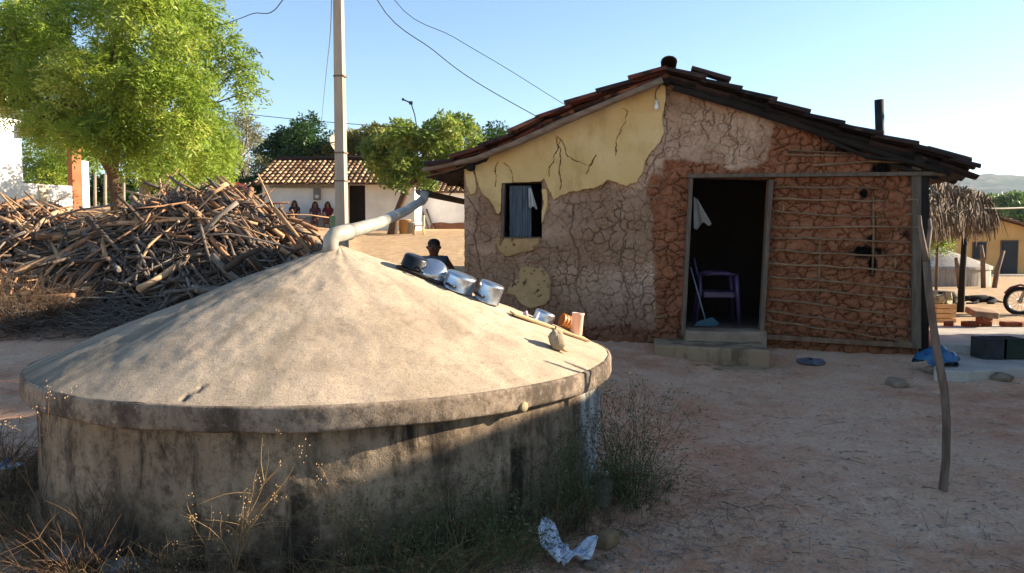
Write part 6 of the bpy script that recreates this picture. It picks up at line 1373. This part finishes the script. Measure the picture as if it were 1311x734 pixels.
# ================================================================== NEIGHBOUR'S HOUSE OUTSIDE THE PICTURE, WHOSE SHADE FALLS ON THE YARD
nh = thing('neighbour_house', 'neighbouring gabled house to the right that shades the yard', 'house', (11.5, 6, 0))
su = Vv((math.cos(SUN_AZ), math.sin(SUN_AZ), 0)); sp = Vv((-su.y, su.x, 0))
def np_(d_, p_, z_): q = su*d_+sp*p_; return Vv((q.x, q.y, z_))
NPROF = [(-3.0,2.6),(2.0,4.3),(3.5,3.69),(4.35,3.40),(6.2,3.15),(9.0,2.85)]
NPR = [(-3.0,-.3)]+NPROF+[(9.0,-.3)]
MB().prism([np_(9.2, a, b-.12) for a, b in NPR], su*6).build('wall', WHITEW, nh)
for (a, b) in zip(NPROF[:-1], NPROF[1:]): MB().prism([np_(8.9, a[0], a[1]), np_(8.9, b[0], b[1]), np_(8.9, b[0], b[1]-.1), np_(8.9, a[0], a[1]-.1)], su*6.6).build('roof', TILE, nh)

ox = su*14.5+sp*8.2; ob_ = Vv((ox.x, ox.y, 0)); C_ = np.random.default_rng(3).normal(0, 1, (9000, 3)); C_ /= np.linalg.norm(C_, axis=1, keepdims=True); C_ = C_*np.array([1.3, 1.3, 4.2])*np.random.default_rng(4).random((9000, 1))**.35+np.array([ob_.x, ob_.y, 5.2])  # unseen tree added to throw shade on the left of the yard
ot = thing('added_shading_tree', 'tall narrow unseen tree added beyond the neighbouring house to shade the yard', 'tree', ob_); Vq, va = leaves(C_, np.random.default_rng(5).normal(0, 1, C_.shape), .22, .12, 1, .05, np.random.default_rng(6)); npmesh('crown', Vq, np.arange(len(Vq)).reshape(-1, 4), LEAF_DARK, ot, attrs={'var': va}, smooth=False)
MB().tube([ob_, ob_+Vv((.1,0,2)), ob_+Vv((0,.1,7.5))], [.2,.16,.05], 9, jit=.08).build('trunk', BARK, ot)
# ================================================================== HILLS, AIR, SKY, SUN
hy = 1500.; nx_, ny_ = 160, 50; hxs = np.linspace(300, 2200, nx_); hys = np.linspace(850, 2300, ny_); HX, HY = np.meshgrid(hxs, hys, indexing='ij')
pxs = W/2+FPX*HX/HY; 
ridge_ = np.interp(pxs, [900,1100,1200,1232,1262,1311,1400,1600], [250,245,232,227.5,226,229,235,240]); zr2 = CAMZ+(309.8-ridge_)/FPX*hy
HZ = -10+(zr2+10)*np.exp(-((HY-hy)/320)**2)+(fbm(HX/70, HY/70, 4, 5)-.5)*26*np.exp(-((HY-hy)/420)**2)+(34+18*fbm(HX/140,HY/140,3,7))*np.exp(-((HY-1130)/120)**2)*np.clip((HX-650)/150, 0, 1)
t = NT('hill_scrub'); c = t.mix(t.ramp(t.noise(.012, 6, .65), .4, .62), '#2c3a24', '#6d6654'); c = t.mix(t.ramp(t.noise(.06, 5, .7), .4, .65), c, '#2f3c24'); HILLM = t.done(c, .95, t.bump(t.noise(.08, 5, .7), .8, 4), 0, .1)
struct(npmesh('hills', np.stack([HX, HY, HZ], -1), gridfaces(nx_, ny_), HILLM))
hm = bpy.data.materials.new('air_haze'); hm.use_nodes = True; hm.node_tree.nodes.clear(); ho = hm.node_tree.nodes.new('ShaderNodeOutputMaterial'); pv = hm.node_tree.nodes.new('ShaderNodeVolumePrincipled')
pv.inputs['Color'].default_value = (.62, .76, .95, 1); pv.inputs['Density'].default_value = .00012; pv.inputs['Anisotropy'].default_value = .3; hm.node_tree.links.new(pv.outputs[0], ho.inputs['Volume'])
if HAZE if 'HAZE' in globals() else True:
    tag(MB().box((850, 1150, 85), (2900, 2500, 230)).build('haze', hm), None, None, None, 'stuff')

w = bpy.data.worlds.new('World'); scene.world = w; w.use_nodes = True; nt_ = w.node_tree; bg = nt_.nodes['Background']
sky = nt_.nodes.new('ShaderNodeTexSky'); sky.sky_type = 'NISHITA'; sky.sun_disc = False; sky.sun_elevation = SUN_EL; sky.sun_rotation = PI/2-SUN_AZ; sky.air_density = 1.0; sky.dust_density = .1; sky.ozone_density = 2.6
nt_.links.new(sky.outputs[0], bg.inputs[0]); bg.inputs[1].default_value = .072
ld = bpy.data.lights.new('sun', 'SUN'); ld.energy = 5.0; ld.angle = R(.53); ld.color = (1, .86, .68); lo = bpy.data.objects.new('sun', ld); COL.objects.link(lo)
sv = Vv((math.cos(SUN_EL)*math.cos(SUN_AZ), math.cos(SUN_EL)*math.sin(SUN_AZ), math.sin(SUN_EL))); lo.rotation_euler = sv.to_track_quat('Z', 'Y').to_euler()
vs_ = scene.view_settings; vs_.view_transform = 'Standard'; vs_.look = 'None'; vs_.gamma = 1; vs_.exposure = 1.85
scene.cycles.max_bounces = 6; scene.cycles.transparent_max_bounces = 8; scene.cycles.volume_bounces = 1; scene.cycles.use_denoising = True
